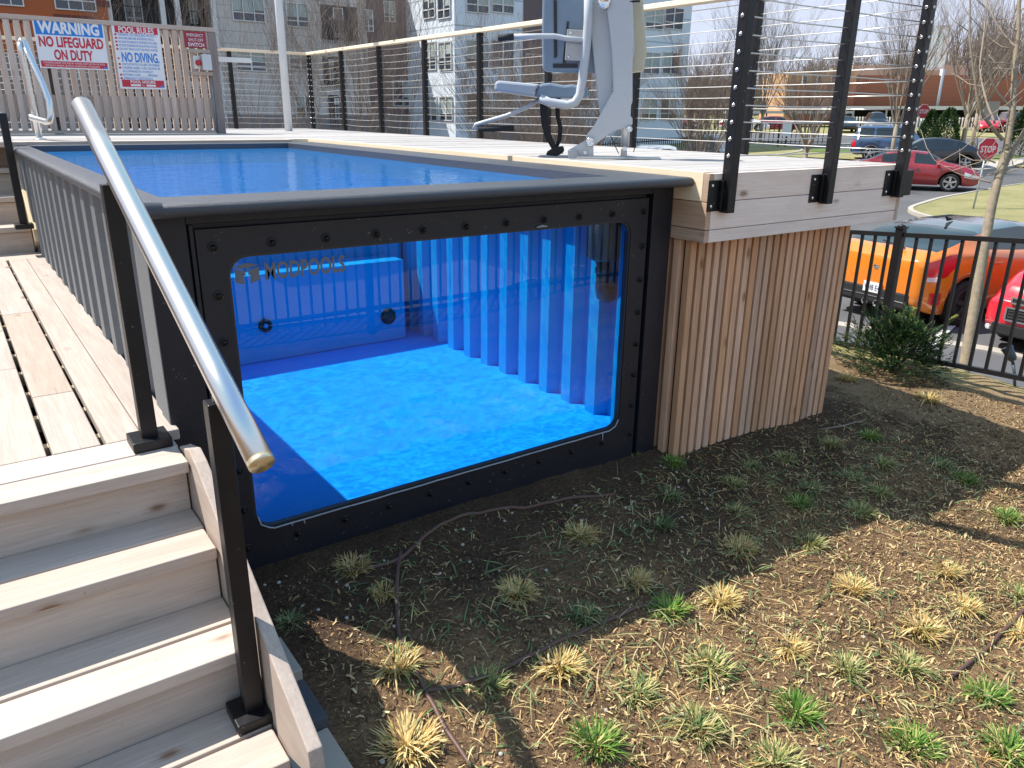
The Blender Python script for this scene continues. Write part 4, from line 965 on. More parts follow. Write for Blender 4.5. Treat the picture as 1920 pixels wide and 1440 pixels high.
for k in range(9): a = q.uniform(0, 6.28); st.tube([sp+V((0, 0, -.05)), sp+V((cos(a)*.06, sin(a)*.06, .1)), sp+V((cos(a)*.16, sin(a)*.16, .3))], [.009, .007, .003], 5)
st.build('stem', plain('dark_stem', (.05, .04, .025), .9), yew)
# ------------------------------------------------------------------ ground floodlight by the fence
fp = at(1893, 690, 5.75); fl_ = thing('garden_floodlight', 'small dark bullet floodlight on a stake just behind the picket fence', 'floodlight', fp)
m = MB(); m.lathe(at(1898, 672, 5.75), (ROT @ V((-.35, .1, .8))), [(-.02, .02), (0, .032), (.05, .036), (.09, .043), (.092, .036)], 18); m.build('lamp_head', plain('slate_metal', (.06, .08, .10), .4, .3), fl_)
m = MB(); m.tube([at(1899, 678, 5.75), at(1902, 700, 5.75), at(1903, 735, 5.75)], .011, 8); m.build('stake', plain('slate_metal', (.06, .08, .1)), fl_)
# ------------------------------------------------------------------ bare trees
def tree(name, label, base, H, spread, trunk_h, n_main, seed, levels=3, r0=.07, mats=(BARK, TWIG), group='bare deciduous trees', cat='tree', kids=(5, 5), up=.9, thin=1.0, multi=False):
    q = random.Random(seed); t = thing(name, label, cat, base, 0, group); tr = MB(); cr = MB(); B = V((0, 0, 0))
    def branch(p, d, L, r, lev):
        n = 4 if lev < 2 else 3; pts = [p.copy()]; rad = [r]; dd = d.copy()
        for k in range(n):
            dd = (dd+V((q.uniform(-.13, .13), q.uniform(-.13, .13), q.uniform(-.02, .12)*up))).normalized(); p = p+dd*L/n; pts.append(p.copy()); rad.append(max(.0028*thin, r*(1-.72*(k+1)/n)))
        tg = tr if lev == 0 else cr
        tg.tube(pts, rad, 6 if lev == 0 else (4 if lev == 1 else 3), cap=False, sm=True)
        if lev < levels:
            for k in range(q.randint(*kids)+(1 if lev == 0 else 0)):
                f = q.uniform(.22, .98); i = min(n-1, int(f*n)); pp = pts[i].lerp(pts[i+1], f*n-i); ax = V((q.uniform(-1, 1), q.uniform(-1, 1), q.uniform(-.3, .3))).normalized()
                nd = (Matrix.Rotation(q.uniform(.28, .65), 3, ax) @ dd).normalized(); nd = (nd+V((0, 0, .25*up))).normalized()
                branch(pp, nd, L*q.uniform(.42, .66), max(.003*thin, rad[i]*.55), lev+1)
    if not multi: tr.tube([B+V((0, 0, -.3)), B+V((.01, 0, trunk_h*.5)), B+V((0, .01, trunk_h))], [r0*1.25, r0, r0*.9], 10)
    for k in range(n_main):
        a = 2*pi*k/n_main+q.uniform(-.3, .3); s = spread*q.uniform(.25, 1.1); d = V((cos(a)*s, sin(a)*s, 1)).normalized()
        st_ = B+V((cos(a)*.15*multi, sin(a)*.15*multi, -.1)) if multi else B+V((0, 0, trunk_h*q.uniform(.82, 1)))
        branch(st_, d, (H-trunk_h)*q.uniform(.62, .8), r0*q.uniform(.4, .6), 0)
    tr.build('trunk', mats[0], t, local=True, fixn=False); cr.build('crown', mats[1], t, local=True, fixn=False); return t
def low(u, v, d): p = at(u, v, d); return V((p.x, p.y, gz(p.x, p.y)))
tree('bare_tree', 'vase-shaped bare tree rising beyond the deck between the lift and the first railing posts', low(1315, 290, 25), 4.7, .75, .95, 13, 1, 3, .075, kids=(5, 7))
tree('bare_tree', 'bare tree on the median with its crown behind the middle front railing post', low(1510, 300, 31), 5.4, .75, 1.5, 12, 2, 3, .085, kids=(5, 6))
tree('bare_tree', 'tall bare tree behind the blue SUV, next to the corner railing post', low(1672, 290, 36), 7.6, .45, 2.2, 12, 3, 3, .10, kids=(4, 5))
tree('bare_tree', 'left trunk of a close pair of bare trees right of the evergreen shrubs', low(1805, 268, 42), 8.0, .5, 2.4, 9, 4, 3, .12, kids=(4, 5))
tree('bare_tree', 'bare tree on the verge, right trunk of the close pair', low(1823, 265, 44), 8.5, .5, 2.4, 9, 14, 3, .11, kids=(4, 5))
tree('bare_tree', 'grey bare tree far back, left of the tan school block', low(1425, 265, 55), 9, .6, 2.2, 10, 6, 3, .11, kids=(5, 6))
BG = 'bare multi-stemmed trees in front of the apartments'
tree('bare_tree', 'bare multi-stemmed tree with upright red-brown twigs just right of the timber screen post', low(478, 250, 19), 6.0, .55, .2, 10, 7, 3, .035, (TWIG, TWIG), BG, multi=True, kids=(3, 5), thin=.8)
tree('bare_tree', 'very dense brown bare tree behind the second and third far railing posts', low(655, 250, 23), 8.2, .38, .2, 13, 8, 3, .04, (TWIG, TWIG), BG, multi=True, kids=(4, 5), thin=.8)
tree('bare_tree', 'dense brown bare tree against the dark bay of the apartments, left of the white wing', low(735, 255, 25), 8.4, .30, .2, 12, 9, 3, .04, (TWIG, TWIG), BG, multi=True, kids=(4, 5), thin=.8)
tree('bare_tree', 'spreading bare tree behind the lift seat with pale stems', low(985, 275, 20), 4.6, .7, .2, 16, 10, 3, .045, (TWIGP, TWIG), BG, multi=True, kids=(5, 7))
tree('bare_tree', 'low bare tree between the lift seat and the lift mast', low(1075, 270, 27), 4.9, .6, .2, 16, 12, 3, .045, group=BG, multi=True, kids=(6, 7))
tree('bare_tree', 'tall bare tree whose twigs cross the orange panels above the signs', low(235, 245, 24), 7.0, .5, .3, 7, 13, 3, .04, group=BG, multi=True, kids=(3, 4), thin=.8)
# young tree right by the fence, traced limb by limb
D0 = 6.75
tb = at(1812, 668, D0); yt = thing('young_tree', 'slender pale-barked young tree just outside the picket fence, branching at the right edge', 'tree', V((tb.x, tb.y, tb.z)))
tm = MB(); cm = MB(); q = random.Random(77)
def limb(px, r, mbx, j=0.0, n=8):
    pts = [at(u, v, D0+j*i) for i, (u, v) in enumerate(px)]; sm = []; k_ = len(pts)
    for i in range(k_-1):
        a, b, c, d = pts[max(0, i-1)], pts[i], pts[i+1], pts[min(k_-1, i+2)]
        for k in range(4): t = k/4; sm.append(.5*((2*b)+(c-a)*t+(2*a-5*b+4*c-d)*t*t+(3*b-3*c+d-a)*t**3))
    sm.append(pts[-1]); rr2 = [lerp(r[0], r[1], i/(len(sm)-1)) for i in range(len(sm))]; mbx.tube(sm, rr2, n); return sm
limb([(1806, 700), (1812, 668), (1829, 565), (1848, 450), (1860, 385), (1876, 320), (1886, 285)], (.050, .031), tm, n=12)
L1 = limb([(1886, 285), (1899, 200), (1903, 120), (1909, 60), (1912, -30), (1920, -160)], (.030, .010), tm)
L2 = limb([(1868, 350), (1890, 300), (1915, 255), (1950, 190), (1980, 80)], (.025, .009), tm, .03)
L3 = limb([(1880, 262), (1858, 236), (1838, 205), (1828, 150), (1818, 60), (1822, -60)], (.018, .006), tm, -.03)
L4 = limb([(1866, 232), (1850, 190), (1838, 130), (1845, 60), (1853, -20)], (.011, .004), cm, .04)
L5 = limb([(1899, 205), (1862, 160), (1850, 90), (1848, 0)], (.011, .004), cm, -.04)
L6 = limb([(1858, 342), (1830, 335), (1802, 328), (1770, 312), (1752, 300)], (.008, .002), cm, .03)
L7 = limb([(1866, 305), (1842, 292), (1826, 262), (1838, 228)], (.008, .002), cm, -.03)
L8 = limb([(1905, 90), (1880, 60), (1858, 20), (1848, -60)], (.010, .004), cm, .05)
L9 = limb([(1872, 330), (1900, 312), (1940, 296), (1990, 250)], (.010, .003), cm, .03)
L10 = limb([(1902, 170), (1925, 130), (1960, 60)], (.012, .004), cm, .03)
for L in (L1, L2, L3, L4, L5, L6, L7, L8, L9, L10):
    for p in L[2::2]:
        d = V((q.uniform(-1, 1), q.uniform(-1, 1), q.uniform(-.1, 1))).normalized(); ln = q.uniform(.15, .45); cm.tube([p, p+d*ln*.5, p+d*ln+V((0, 0, .06))], [.0045, .003, .0018], 4)
tm.build('trunk', plain('pale_bark', (.27, .225, .165), .9, 0, .45, 22, .9, 70, .2), yt); cm.build('crown', TWIGP, yt)
# ------------------------------------------------------------------ evergreens on the bank
def evergreen(label, base, H, Rm, seed):
    t = thing('evergreen_shrub', label, 'evergreen', base, 0, 'evergreen shrubs on the far verge'); m = MB(); q = random.Random(seed)
    for k in range(5200):
        f = q.random()**.8; a = q.uniform(0, 2*pi); lob = 1+.16*sin(3*a+seed)+.12*sin(7*f+5*a); r = Rm*(1-f)**.55*lob*sqrt(q.uniform(.45, 1)); z = .1+f*H*(1+.05*sin(5*a)); s = q.uniform(.05, .11)
        c = V((r*cos(a), r*sin(a), z)); d = V((cos(a), sin(a), q.uniform(.3, 1.4))).normalized(); w = d.cross(V((q.uniform(-1, 1), q.uniform(-1, 1), q.uniform(-1, 1)))).normalized()
        m.add([c-w*s*.3, c+w*s*.3, c+d*s+w*s*.15, c+d*s-w*s*.15], [(0, 1, 2, 3)], r=q.random())
    m.build('crown', EVERG, t, local=True, fixn=False); m = MB(); m.tube([(0, 0, -.3), (0, 0, H*.6)], .06, 6); m.build('trunk', BARK, t, local=True); return t
evergreen('conical evergreen shrub right of the corner railing post, the narrower of two', low(1740, 258, 43), 2.4, .75, 1)
evergreen('broad conical evergreen shrub left of the paired bare trunks, the wider of two', low(1773, 258, 42), 2.5, 1.0, 2)
evergreen('dark evergreen shrub at the right edge behind the young tree', low(1925, 232, 43), 2.7, .9, 3)
# ------------------------------------------------------------------ vehicles
def pw(p, x):
    for (a, b), (c, d) in zip(p, p[1:]):
        if x <= c:
            t = (x-a)/(c-a) if c > a else 0; t = max(0, min(1, t)); t2 = t*t*(3-2*t); return lerp(b, d, lerp(t, t2, .35))
    return p[-1][1]
def car(label, base, rz, paint, top, belt, L, W, wb, wr=.33, low=.22, ws=None, rw=None, side=None, roofm=None, rim=RIM, cat='car', group=None, name='car', head=(1.0, 1.0), lights=True, z0=0, nst=46, simple=False, tails=None, plan=None):
    t = thing(name, label, cat, V(base)+V((0, 0, z0)), rz, group); h = L/2; xr, xf = wb
    plan = plan or [(-h, .80), (-h+.25, .93), (-h+.9, 1), (h-1.2, 1), (h-.35, .9), (h, .70)]
    nst = 26 if simple else nst
    xs = sorted(set([-h+L*i/(nst-1) for i in range(nst)]+[xr+s*(wr+.075)*f for xr in wb for s in (-1, 1) for f in (1, .97, .85, .6, .3)]+[x for x, _ in top]))
    def ring(x, inset=1):
        w = W/2*pw(plan, x); zt = pw(top, x); zb = min(pw(belt, x), zt-.025); g = zt-zb; zl = low
        e = max(0, abs(x)-(h-.30))/.30; zl += .10*e*e
        for c in wb:
            d = abs(x-c); ra = wr+.075
            if d < ra: zl = max(zl, wr*.98+sqrt(ra*ra-d*d))
        zl = min(zl, zb-.06)
        p = [(w*.86, zl+.0), (w*.985, zl+.005), (w*1.0, lerp(zl, zb, .30)), (w*1.0, lerp(zl, zb, .58)), (w*.985, lerp(zl, zb, .86)), (w*.955, zb), (w*.945-.13*g, zb+.12*g), (w*.93-.33*g, zb+.52*g), (w*.90-.46*g, zb+.84*g), (w*.82-.48*g, zb+.95*g), (w*.42-.2*g, zt-.012), (0, zt)]
        return p
    K = 12; rings = {x: ring(x) for x in xs}
    body, glas, wsg, rwg, roof = MB(), {}, MB(), MB(), MB()
    for a, b in zip(xs, xs[1:]):
        ra, rb = rings[a], rings[b]; xm = (a+b)/2; g = pw(top, xm)-pw(belt, xm)
        for k in range(K-1):
            tgt = body
            if ws and ws[0] < xm < ws[1] and k >= 8: tgt = wsg
            elif rw and rw[0] < xm < rw[1] and k >= 8: tgt = rwg
            elif side and k in (6, 7) and any(s0 < xm < s1 for s0, s1 in side): tgt = 'side'
            elif roofm and k >= 8 and rw[1] <= xm <= ws[0]: tgt = roof
            for sg in (1, -1):
                q4 = [(a, sg*ra[k][0], ra[k][1]), (b, sg*rb[k][0], rb[k][1]), (b, sg*rb[k+1][0], rb[k+1][1]), (a, sg*ra[k+1][0], ra[k+1][1])]
                tg_ = tgt if tgt != 'side' else glas.setdefault((sg, [i for i, s_ in enumerate(side) if s_[0] < xm < s_[1]][0]), MB())
                tg_.add(q4 if sg < 0 else q4[::-1], [(0, 1, 2, 3)], r=.5, sm=True)
    for x, s in ((xs[0], -1), (xs[-1], 1)):
        r0 = rings[x]; prev = [(x, y, z) for y, z in r0]+[(x, -y, z) for y, z in r0[::-1][1:]]
        zc = sum(p[1] for p in r0)/K; rws = [prev]
        for f, dx in ((.97, .03), (.90, .055), (.75, .07)): rws.append([(x+s*dx, y*f, zc+(z-zc)*f) for _, y, z in prev])
        body.grid(rws, r=.5); n_ = len(prev); b_ = len(body.v); body.f.append(tuple(range(b_-n_, b_))); body.m.append(0); body.r.append(.5); body.sm.append(True)
    def weld(mb, nm, mat):
        if not mb.v: return None
        import bmesh
        o = mb.build(nm, mat, t, local=True, fixn=False); b = bmesh.new(); b.from_mesh(o.data); bmesh.ops.remove_doubles(b, verts=b.verts, dist=.0008); bmesh.ops.recalc_face_normals(b, faces=b.faces); b.to_mesh(o.data); b.free(); return o
    bo = weld(body, 'body', paint); [weld(g_, 'side_window', CARGLASS) for g_ in glas.values()]; weld(wsg, 'windscreen', CARGLASS); weld(rwg, 'rear_window', CARGLASS)
    if roofm: weld(roof, 'roof', roofm)
    m = MB(); m.box(-h+.25, h-.25, -W/2*.78, W/2*.78, low+.02, .62); m.build('underbody', TYRE, t, local=True)
    def S(x, k):
        r = ring(x); i = min(K-2, int(k)); f = k-i; return (lerp(r[i][0], r[i+1][0], f), lerp(r[i][1], r[i+1][1], f))
    def patch(nm, mat, x0, x1, k0, k1, sg, off=.006, par=None, taper=0):
        m = MB(); rws = []
        for i in range(7):
            x = lerp(x0, x1, i/6); rw_ = []
            for j in range(5):
                kk = lerp(k0+taper*i/6, k1, j/4); y, z = S(x, kk); y += off; z += off*.5
                rw_.append((x+(off if x > 0 else -off)*(1.2 if abs(x) > h-.5 else 0), sg*y, z))
            rws.append(rw_)
        m.grid(rws, sm=True); return m.build(nm, mat, par or t, local=True)
    w0 = None
    for xw in wb:
        for sg in (1, -1):
            m = MB(); y = sg*(W/2-.015); ax = (0, sg, 0)
            m.lathe((0, 0, 0), ax, [(-.20, wr*.6), (-.20, wr*.95), (-.17, wr), (-.03, wr), (-.005, wr*.95), (.0, wr*.74), (-.02, wr*.70)], 28)
            wo = m.build('wheel', TYRE, t, local=True); wo.location = (xw, y, wr)
            m = MB(); m.lathe((0, 0, 0), ax, [(-.035, wr*.30), (-.033, wr*.70), (.0, wr*.71), (.002, wr*.66), (-.028, wr*.64)], 24); m.lathe((0, 0, 0), ax, [(-.02, .07), (.0, .06), (.004, .03)], 12)
            for k in range(5 if not simple else 5):
                a = 2*pi*k/5+.3; d = V((cos(a), 0, sin(a))); s = V((-sin(a), 0, cos(a))); m.obox(d*wr*.37+V((0, sg*-.012, 0)), d*wr*.30, V((0, .010, 0)), s*.034)
            m.build('rim', rim, wo, local=True)
    if lights:
        for sg in (1, -1):
            patch('headlight', LAMPC, h-.52, h-.04, 3.1, 4.6, sg); tl = tails or (-h+.02, -h+.34, 3.0, 4.7); patch('tail_light', LAMPR, *tl, sg)
    if not simple:
        for sg in (1, -1):
            x = ws[1]-.42 if ws else .6; y, z = S(x, 5.2); m = MB(); m.lathe((x+.05, sg*(y+.02), z+.06), (0, sg, 0), [(0, .02), (.05, .055), (.12, .07), (.17, .05), (.18, .01)], 14); m.build('door_mirror', paint, t, local=True)
            for hx in (side or []): 
                xx = hx[0]+.14; y, z = S(xx, 3.9); m = MB(); m.tube([(xx-.10, sg*(y+.012), z), (xx, sg*(y+.022), z+.004), (xx+.1, sg*(y+.012), z)], .012, 8); m.build('door_handle', paint, t, local=True)
    return t, S, patch
def gcar(u, v): p = ground(u, v, .035); return p
SED = [(-2.28, .86), (-2.2, 1.0), (-1.75, 1.06), (-1.05, 1.36), (-.55, 1.44), (.0, 1.455), (.42, 1.42), (1.25, 1.02), (1.75, .93), (2.15, .78), (2.28, .62)]
SEDB = [(-2.28, .84), (-1.6, .98), (0, .93), (1.3, .90), (2.28, .6)]
def sedan(label, base, rz, paint, **k): return car(label, base, rz, paint, SED, SEDB, 4.56, 1.8, (-1.38, 1.32), ws=(.40, 1.22), rw=(-1.72, -1.02), side=((-1.15, -.12), (-.02, .78)), **k)
# orange hatchback, seen from its rear corner
ORG = carpaint('orange_pearl_paint', (.72, .20, .012))
oh = ground(1790, 612, .035); rz = R(-8); d = V((cos(rz), sin(rz), 0)); sd = V((-sin(rz), cos(rz), 0)); ob_ = oh+d*1.28+sd*.80
HT = [(-2.08, 1.00), (-2.0, 1.08), (-1.80, 1.13), (-1.10, 1.32), (-.55, 1.39), (.1, 1.41), (.5, 1.37), (1.25, 1.03), (1.7, .92), (2.0, .78), (2.08, .64)]
HB = [(-2.08, .98), (-1.75, 1.09), (-1.2, 1.07), (0, .97), (1.2, .90), (2.08, .62)]
oc, OS, opatch = car('orange pearl hatchback with black roof glass, parked tail to the fence', ob_, rz, ORG, HT, HB, 4.16, 1.80, (-1.28, 1.36), wr=.335, ws=(.48, 1.22), rw=(-1.86, -1.0), side=((-.86, .84),), roofm=plain('black_roof', (.05, .055, .065), .12, 0, .05, 5, spec=.9, coat=1), rim=DARKRIM, head=(1, 1), tails=(-2.06, -1.60, 3.15, 4.75), plan=[(-2.08, .82), (-1.9, .92), (-1.3, 1.0), (.9, .98), (1.7, .9), (2.08, .7)])
m = MB(); m.box(-2.165, -2.09, -.60, .60, .26, .50); m.box(-2.155, -2.0, -.72, .72, .24, .34); m.build('lower_bumper', TYRE, oc, local=True, bevel=.03)
m = MB(); m.box(-2.172, -2.160, -.155, .155, .42, .57); pl = m.build('number_plate', plain('plate_white', (.7, .72, .76), .4), oc, local=True)
tt = text_mb('VH8 E4', .115, (-2.175, 0, .452), (0, -1, 0), (0, 0, 1), 0, 'CENTER', .0, .26); tt.build('lettering', plain('plate_blue', (.02, .04, .16)), pl, local=True, fixn=False)
m = MB(); m.lathe((-2.13, 0, .82), (-1, 0, .25), [(0, .062), (.012, .062), (.02, .05)], 20); m.build('badge', CHROME, oc, local=True)
m = MB(); m.tube([(-2.0, -.30, 1.10), (-1.9, .15, 1.15)], .012, 6); m.build('rear_wiper', TYRE, oc, local=True)
m = MB()
for y in (-.10, .10): m.lathe((-2.12, y, .27), (-1, 0, 0), [(-.08, .05), (.05, .05), (.055, .042), (-.04, .040)], 16)
m.build('exhaust_tip', CHROME, oc, local=True)
m = MB(); m.beam((-2.168, -.55, .37), (-2.168, .55, .37), .012, .012); m.build('bumper_strip', CHROME, oc, local=True)
for sg in (1, -1):
    opatch('reflector', LAMPR, -1.98, -1.80, 1.55, 2.25, sg); opatch('reversing_light', LAMPC, -2.05, -1.86, 3.0, 3.32, sg, .009)
m = MB(); m.prism([(-.72, -.01, 1.385), (-.58, -.01, 1.40), (-.78, -.01, 1.46)], (0, .02, 0)); m.build('aerial_fin', TYRE, oc, local=True)
# red hatchback nose-in beside it
REDP = carpaint('bright_red_paint', (.62, .015, .035))
rp = ground(1846, 648, .035); rz2 = R(180-6); d2 = V((cos(rz2), sin(rz2), 0)); s2 = V((-sin(rz2), cos(rz2), 0)); rb = rp-d2*1.88+s2*.74
RT = [(-2.0, .9), (-1.9, 1.1), (-1.6, 1.38), (-.8, 1.50), (0, 1.52), (.35, 1.48), (1.15, 1.08), (1.6, 1.0), (1.88, .88), (2.0, .70)]
RB = [(-2, .88), (-1.5, 1.02), (0, .98), (1.2, .95), (2, .66)]
rc, RS, rpatch = car('bright red hatchback with chrome-edged black grille at the right edge, nose to the fence', rb, rz2, REDP, RT, RB, 4.0, 1.74, (-1.25, 1.27), wr=.31, ws=(.34, 1.12), rw=(-1.86, -1.5), side=((-1.2, -.2), (-.1, .72)), plan=[(-2, .84), (-1.6, .95), (-.8, 1), (.9, 1), (1.6, .96), (2.0, .86)])
for z0, z1, w_ in ((.44, .60, .46), (.665, .735, .42)):
    m = MB(); m.box(2.02, 2.085, -w_, w_, z0, z1); g = m.build('grille', TYRE, rc, local=True, bevel=.02)
    m = MB()
    for k in range(1, 4): z = lerp(z0, z1, k/4); m.beam((2.088, -w_*.94, z), (2.088, w_*.94, z), .008, .008)
    m.build('grille_bars', plain('dark_bar', (.06, .06, .065), .4), g, local=True)
    m = MB()
    for a, b in (((-w_, z0), (w_, z0)), ((w_, z0), (w_, z1)), ((w_, z1), (-w_, z1)), ((-w_, z1), (-w_, z0))): m.beam((2.085, a[0], a[1]), (2.085, b[0], b[1]), .016, .022)
    m.build('grille_surround', CHROME, g, local=True)
m = MB(); m.box(2.0, 2.075, -.62, .62, .235, .385); m.build('lower_intake', TYRE, rc, local=True, bevel=.02)
m = MB(); m.box(2.075, 2.088, -.16, .16, .27, .40); m.build('number_plate', plain('plate_white', (.7, .72, .76)), rc, local=True)
m = MB()
for sg in (1, -1): m.prism([(2.03, sg*.52, .25), (2.0, sg*.72, .36), (1.99, sg*.74, .44), (2.05, sg*.56, .34)], (.03, 0, 0))
m.build('fog_surround', CHROME, rc, local=True)
m = MB()
for sg in (1, -1): m.lathe((1.98, sg*.66, .30), (1, sg*.3, 0), [(0, .04), (.06, .04), (.065, .03)], 14)
m.build('fog_light', LAMPC, rc, local=True)
# moving and parked cars beyond
def place(u, v, rz, dx, dy):   # ground contact of one wheel -> car centre
    p = ground(u, v, .035); c, s = cos(rz), sin(rz); return V((p.x-(c*dx-s*dy), p.y-(s*dx+c*dy), p.z))
MAR = carpaint('dark_red_paint', (.27, .012, .022)); BLK = carpaint('black_paint', (.006, .007, .010)); NAVY = carpaint('steel_blue_paint', (.035, .075, .16)); SILV = carpaint('silver_paint', (.42, .46, .50)); WHT = carpaint('car_white_paint', (.7, .71, .72)); DMAR = carpaint('wine_paint', (.12, .012, .018))
a = R(-62); sedan('dark red saloon driving right on the road, in front of the black saloon', place(1777, 360, a, 1.32, -.80), a, MAR)
a = R(128); sedan('shiny black saloon facing left behind the red one', place(1806, 320, a, -1.38, .80), a, BLK)
SUVT = [(-2.3, 1.0), (-2.27, 1.25), (-2.12, 1.72), (-1.9, 1.80), (0, 1.82), (.45, 1.76), (1.05, 1.18), (1.2, 1.12), (2.1, 1.02), (2.3, .72)]
SUVB = [(-2.3, .98), (-2, 1.12), (1, 1.08), (2.3, .7)]
def suv(label, base, rz, paint, **k): return car(label, base, rz, paint, SUVT, SUVB, 4.6, 1.86, (-1.36, 1.4), wr=.375, low=.30, ws=(.46, 1.02), rw=(-2.26, -2.14), side=((-2.02, -1.30), (-1.2, -.28), (-.18, .66)), cat='car', **k)
a = R(-60); sv, SS, spatch = suv('steel blue boxy SUV with silver roof rails on the far side of the road', place(1628, 302, a, -1.36, -.84), a, NAVY, tails=(-2.29, -2.12, 2.8, 5.2))
m = MB()
for sg in (1, -1): m.tube([(-1.9, sg*.62, 1.79), (-1.8, sg*.62, 1.86), (.1, sg*.62, 1.88), (.25, sg*.62, 1.79)], .022, 8)
m.build('roof_rail', SILV, sv, local=True)
a = R(-40); p = at(1236, 268, 27); PT = [(-2.5, 1.05), (-1.0, 1.08), (-.9, 1.75), (-.6, 1.84), (.3, 1.84), (.55, 1.78), (1.15, 1.22), (1.4, 1.15), (2.4, 1.02), (2.5, .8)]
car('silver pickup truck with its windscreen just showing above the deck edge behind the lift', (p.x, p.y, gz(p.x, p.y)+.035), a, SILV, PT, [(-2.5, 1.03), (1, 1.12), (2.5, .78)], 5.0, 1.9, (-1.5, 1.5), wr=.38, low=.32, ws=(.56, 1.13), rw=(-.98, -.92), side=((-.72, -.1), (0, .75)), cat='truck', name='pickup_truck')
a = R(25); p = at(1338, 285, 36); suv('black SUV with a red tail lamp, half hidden by the first railing post', (p.x, p.y, gz(p.x, p.y)+.035), a, BLK)
FARG = 'cars in the far parking lot'
for (u, v, rz_, pt, f, lab) in ((1395, 246, -55, WHT, sedan, 'white car in the far lot, leftmost of those under the trees'), (1452, 248, -50, MAR, sedan, 'dark red car in the far lot beside the white one'),
    (1585, 243, -140, BLK, sedan, 'black saloon parked nose-out in the far lot behind the blue SUV'), (1640, 243, -140, BLK, suv, 'black SUV parked nose-out in the far lot, left of the tall bare tree'),
    (1850, 243, -150, REDP, sedan, 'bright red car in the far lot right of the evergreens'), (1893, 240, -140, DMAR, suv, 'wine red SUV in the far lot near the right edge'), (1268, 250, -60, DMAR, sedan, 'dark car in the far lot behind the fence beside the white wing')):
    p = at(u, v, 74); f(lab, (p.x, p.y, gz(p.x, p.y)+.06), R(rz_), pt, simple=True, group=FARG)
# ------------------------------------------------------------------ street signs
GALV = plain('galvanised', (.42, .44, .45), .45, .6, .1)
def stop_sign(label, base, zc, size, face_az, extra=None, lean=0):
    t = thing('stop_sign', label, 'stop sign', base); ux = V((cos(face_az), sin(face_az), 0)); n = V((sin(face_az), -cos(face_az), 0))
    c = V((lean, 0, zc-base.z)); oc_ = lambda r, y: [c+ux*r*cos(R(22.5+45*k))+V((0, 0, r*sin(R(22.5+45*k))))+n*y for k in range(8)]
    m = MB(); m.tube([(0, 0, -.3), (lean*1.0, 0, zc-base.z+size*.3)], .03, 8); m.build('sign_post', GALV, t, local=True)
    m = MB(); m.prism(oc_(size*.541, .032), n*.006); m.build('plate', SWHI, t, local=True)
    m = MB(); m.prism(oc_(size*.505, .0385), n*.002); m.build('red_face', SRED, t, local=True)
    x = text_mb('STOP', size*.40, c+n*.042-V((0, 0, size*.145)), ux, (0, 0, 1), 0, 'CENTER', size*.008, size*.74); x.build('lettering', SWHI, t, local=True, fixn=False)
    return t, c, ux, n
b = ground(1822, 400); zc = at(1845, 278, (ROT.transposed() @ (b-CAM)).y).z
stop_sign('red octagonal STOP sign on a pale leaning post on the lawn island', b, zc, .66, R(-30), lean=.16)
b = low(1722, 262, 44); t, c, ux, n = stop_sign('second red STOP sign, mostly hidden behind the corner railing post', b, at(1726, 209, 44).z, .75, R(-24))
m = MB()
for k, (z0, z1) in enumerate(((-.86, -.50), (-1.45, -.92))): m.prism([c+ux*(x)+V((0, 0, z))+n*.034 for x, z in ((-.1, z0), (.34, z0), (.34, z1), (-.1, z1))], n*.004)
m.build('white_plate', SWHI, t, local=True)
m = MB(); m.prism([c+ux*x+V((0, 0, z))+n*.0395 for x, z in ((.0, -.70), (.16, -.70), (.16, -.74), (.26, -.68), (.16, -.62), (.16, -.66), (0, -.66))], n*.002); m.build('arrow', TYRE, t, local=True)
b = low(1458, 275, 52); t = thing('notice_board', 'small pale notice on two black posts on the green verge', 'notice', b); ux = V((.82, -.57, 0))
m = MB(); m.tube([(0, 0, -.2), (0, 0, 1.5)], .05, 6); m.tube([ux*.5-V((0, 0, .2)), ux*.5+V((0, 0, 1.5))], .05, 6); m.build('board_post', PFB, t, local=True)
m = MB(); m.obox(ux*.45+V((0, 0, 1.25))-V((.06, .08, 0)), ux*.3, V((.57, .82, 0))*.02, V((0, 0, .45))); m.build('panel', SWHI, t, local=True)
# billboard with a blurred pale picture, utility pole
b = low(1750, 230, 95); t = thing('billboard', 'tall pale billboard with blotchy brown picture rising behind the corner post', 'billboard', b)
P = [at(u, v, 95)-b for u, v in ((1722, 50), (1783, 47), (1777, 92), (1769, 132), (1712, 132))]; nv = V((.55, .83, 0))
def bbm():
    m_, nt = newmat('billboard_print'); t_ = NT(nt); o = t_.obj(); f = t_.noise(o, .45, 5, .65, .8)
    t_.bsdf(t_.ramp(f, [(.36, (.26, .16, .15)), (.46, (.50, .42, .38)), (.54, (.58, .60, .57)), (.75, (.66, .68, .67))]), .7); return m_
m = MB(); m.prism(P, nv*.3); m.build('panel', bbm(), t, local=True)
m = MB(); m.tube([(0, 0, -1), (0, 0, P[3].z)], .3, 10); m.build('pole', GALV, t, local=True)
b = low(1866, 215, 110); t = thing('utility_pole', 'grey utility pole with two crossarms on the wooded skyline', 'utility pole', b)
m = MB(); top_ = at(1871, 34, 110)-b; m.tube([(0, 0, -1), top_], [.22, .15], 8); m.build('pole', plain('pole_timber', (.25, .22, .2), .9), t, local=True)
m = MB(); r_ = V((.812, -.584, 0))
for v, w_ in ((36, 1.0), (56, .95)):
    c = at(1871, v, 110)-b; m.beam(c-r_*w_, c+r_*w_, .13, .13)
    for s in (-1, -.6, .6, 1): m.tube([c+r_*w_*s, c+r_*w_*s+V((0, 0, .35))], .05, 6)
m.build('crossarm', plain('pole_timber', (.25, .22, .2), .9), t, local=True)
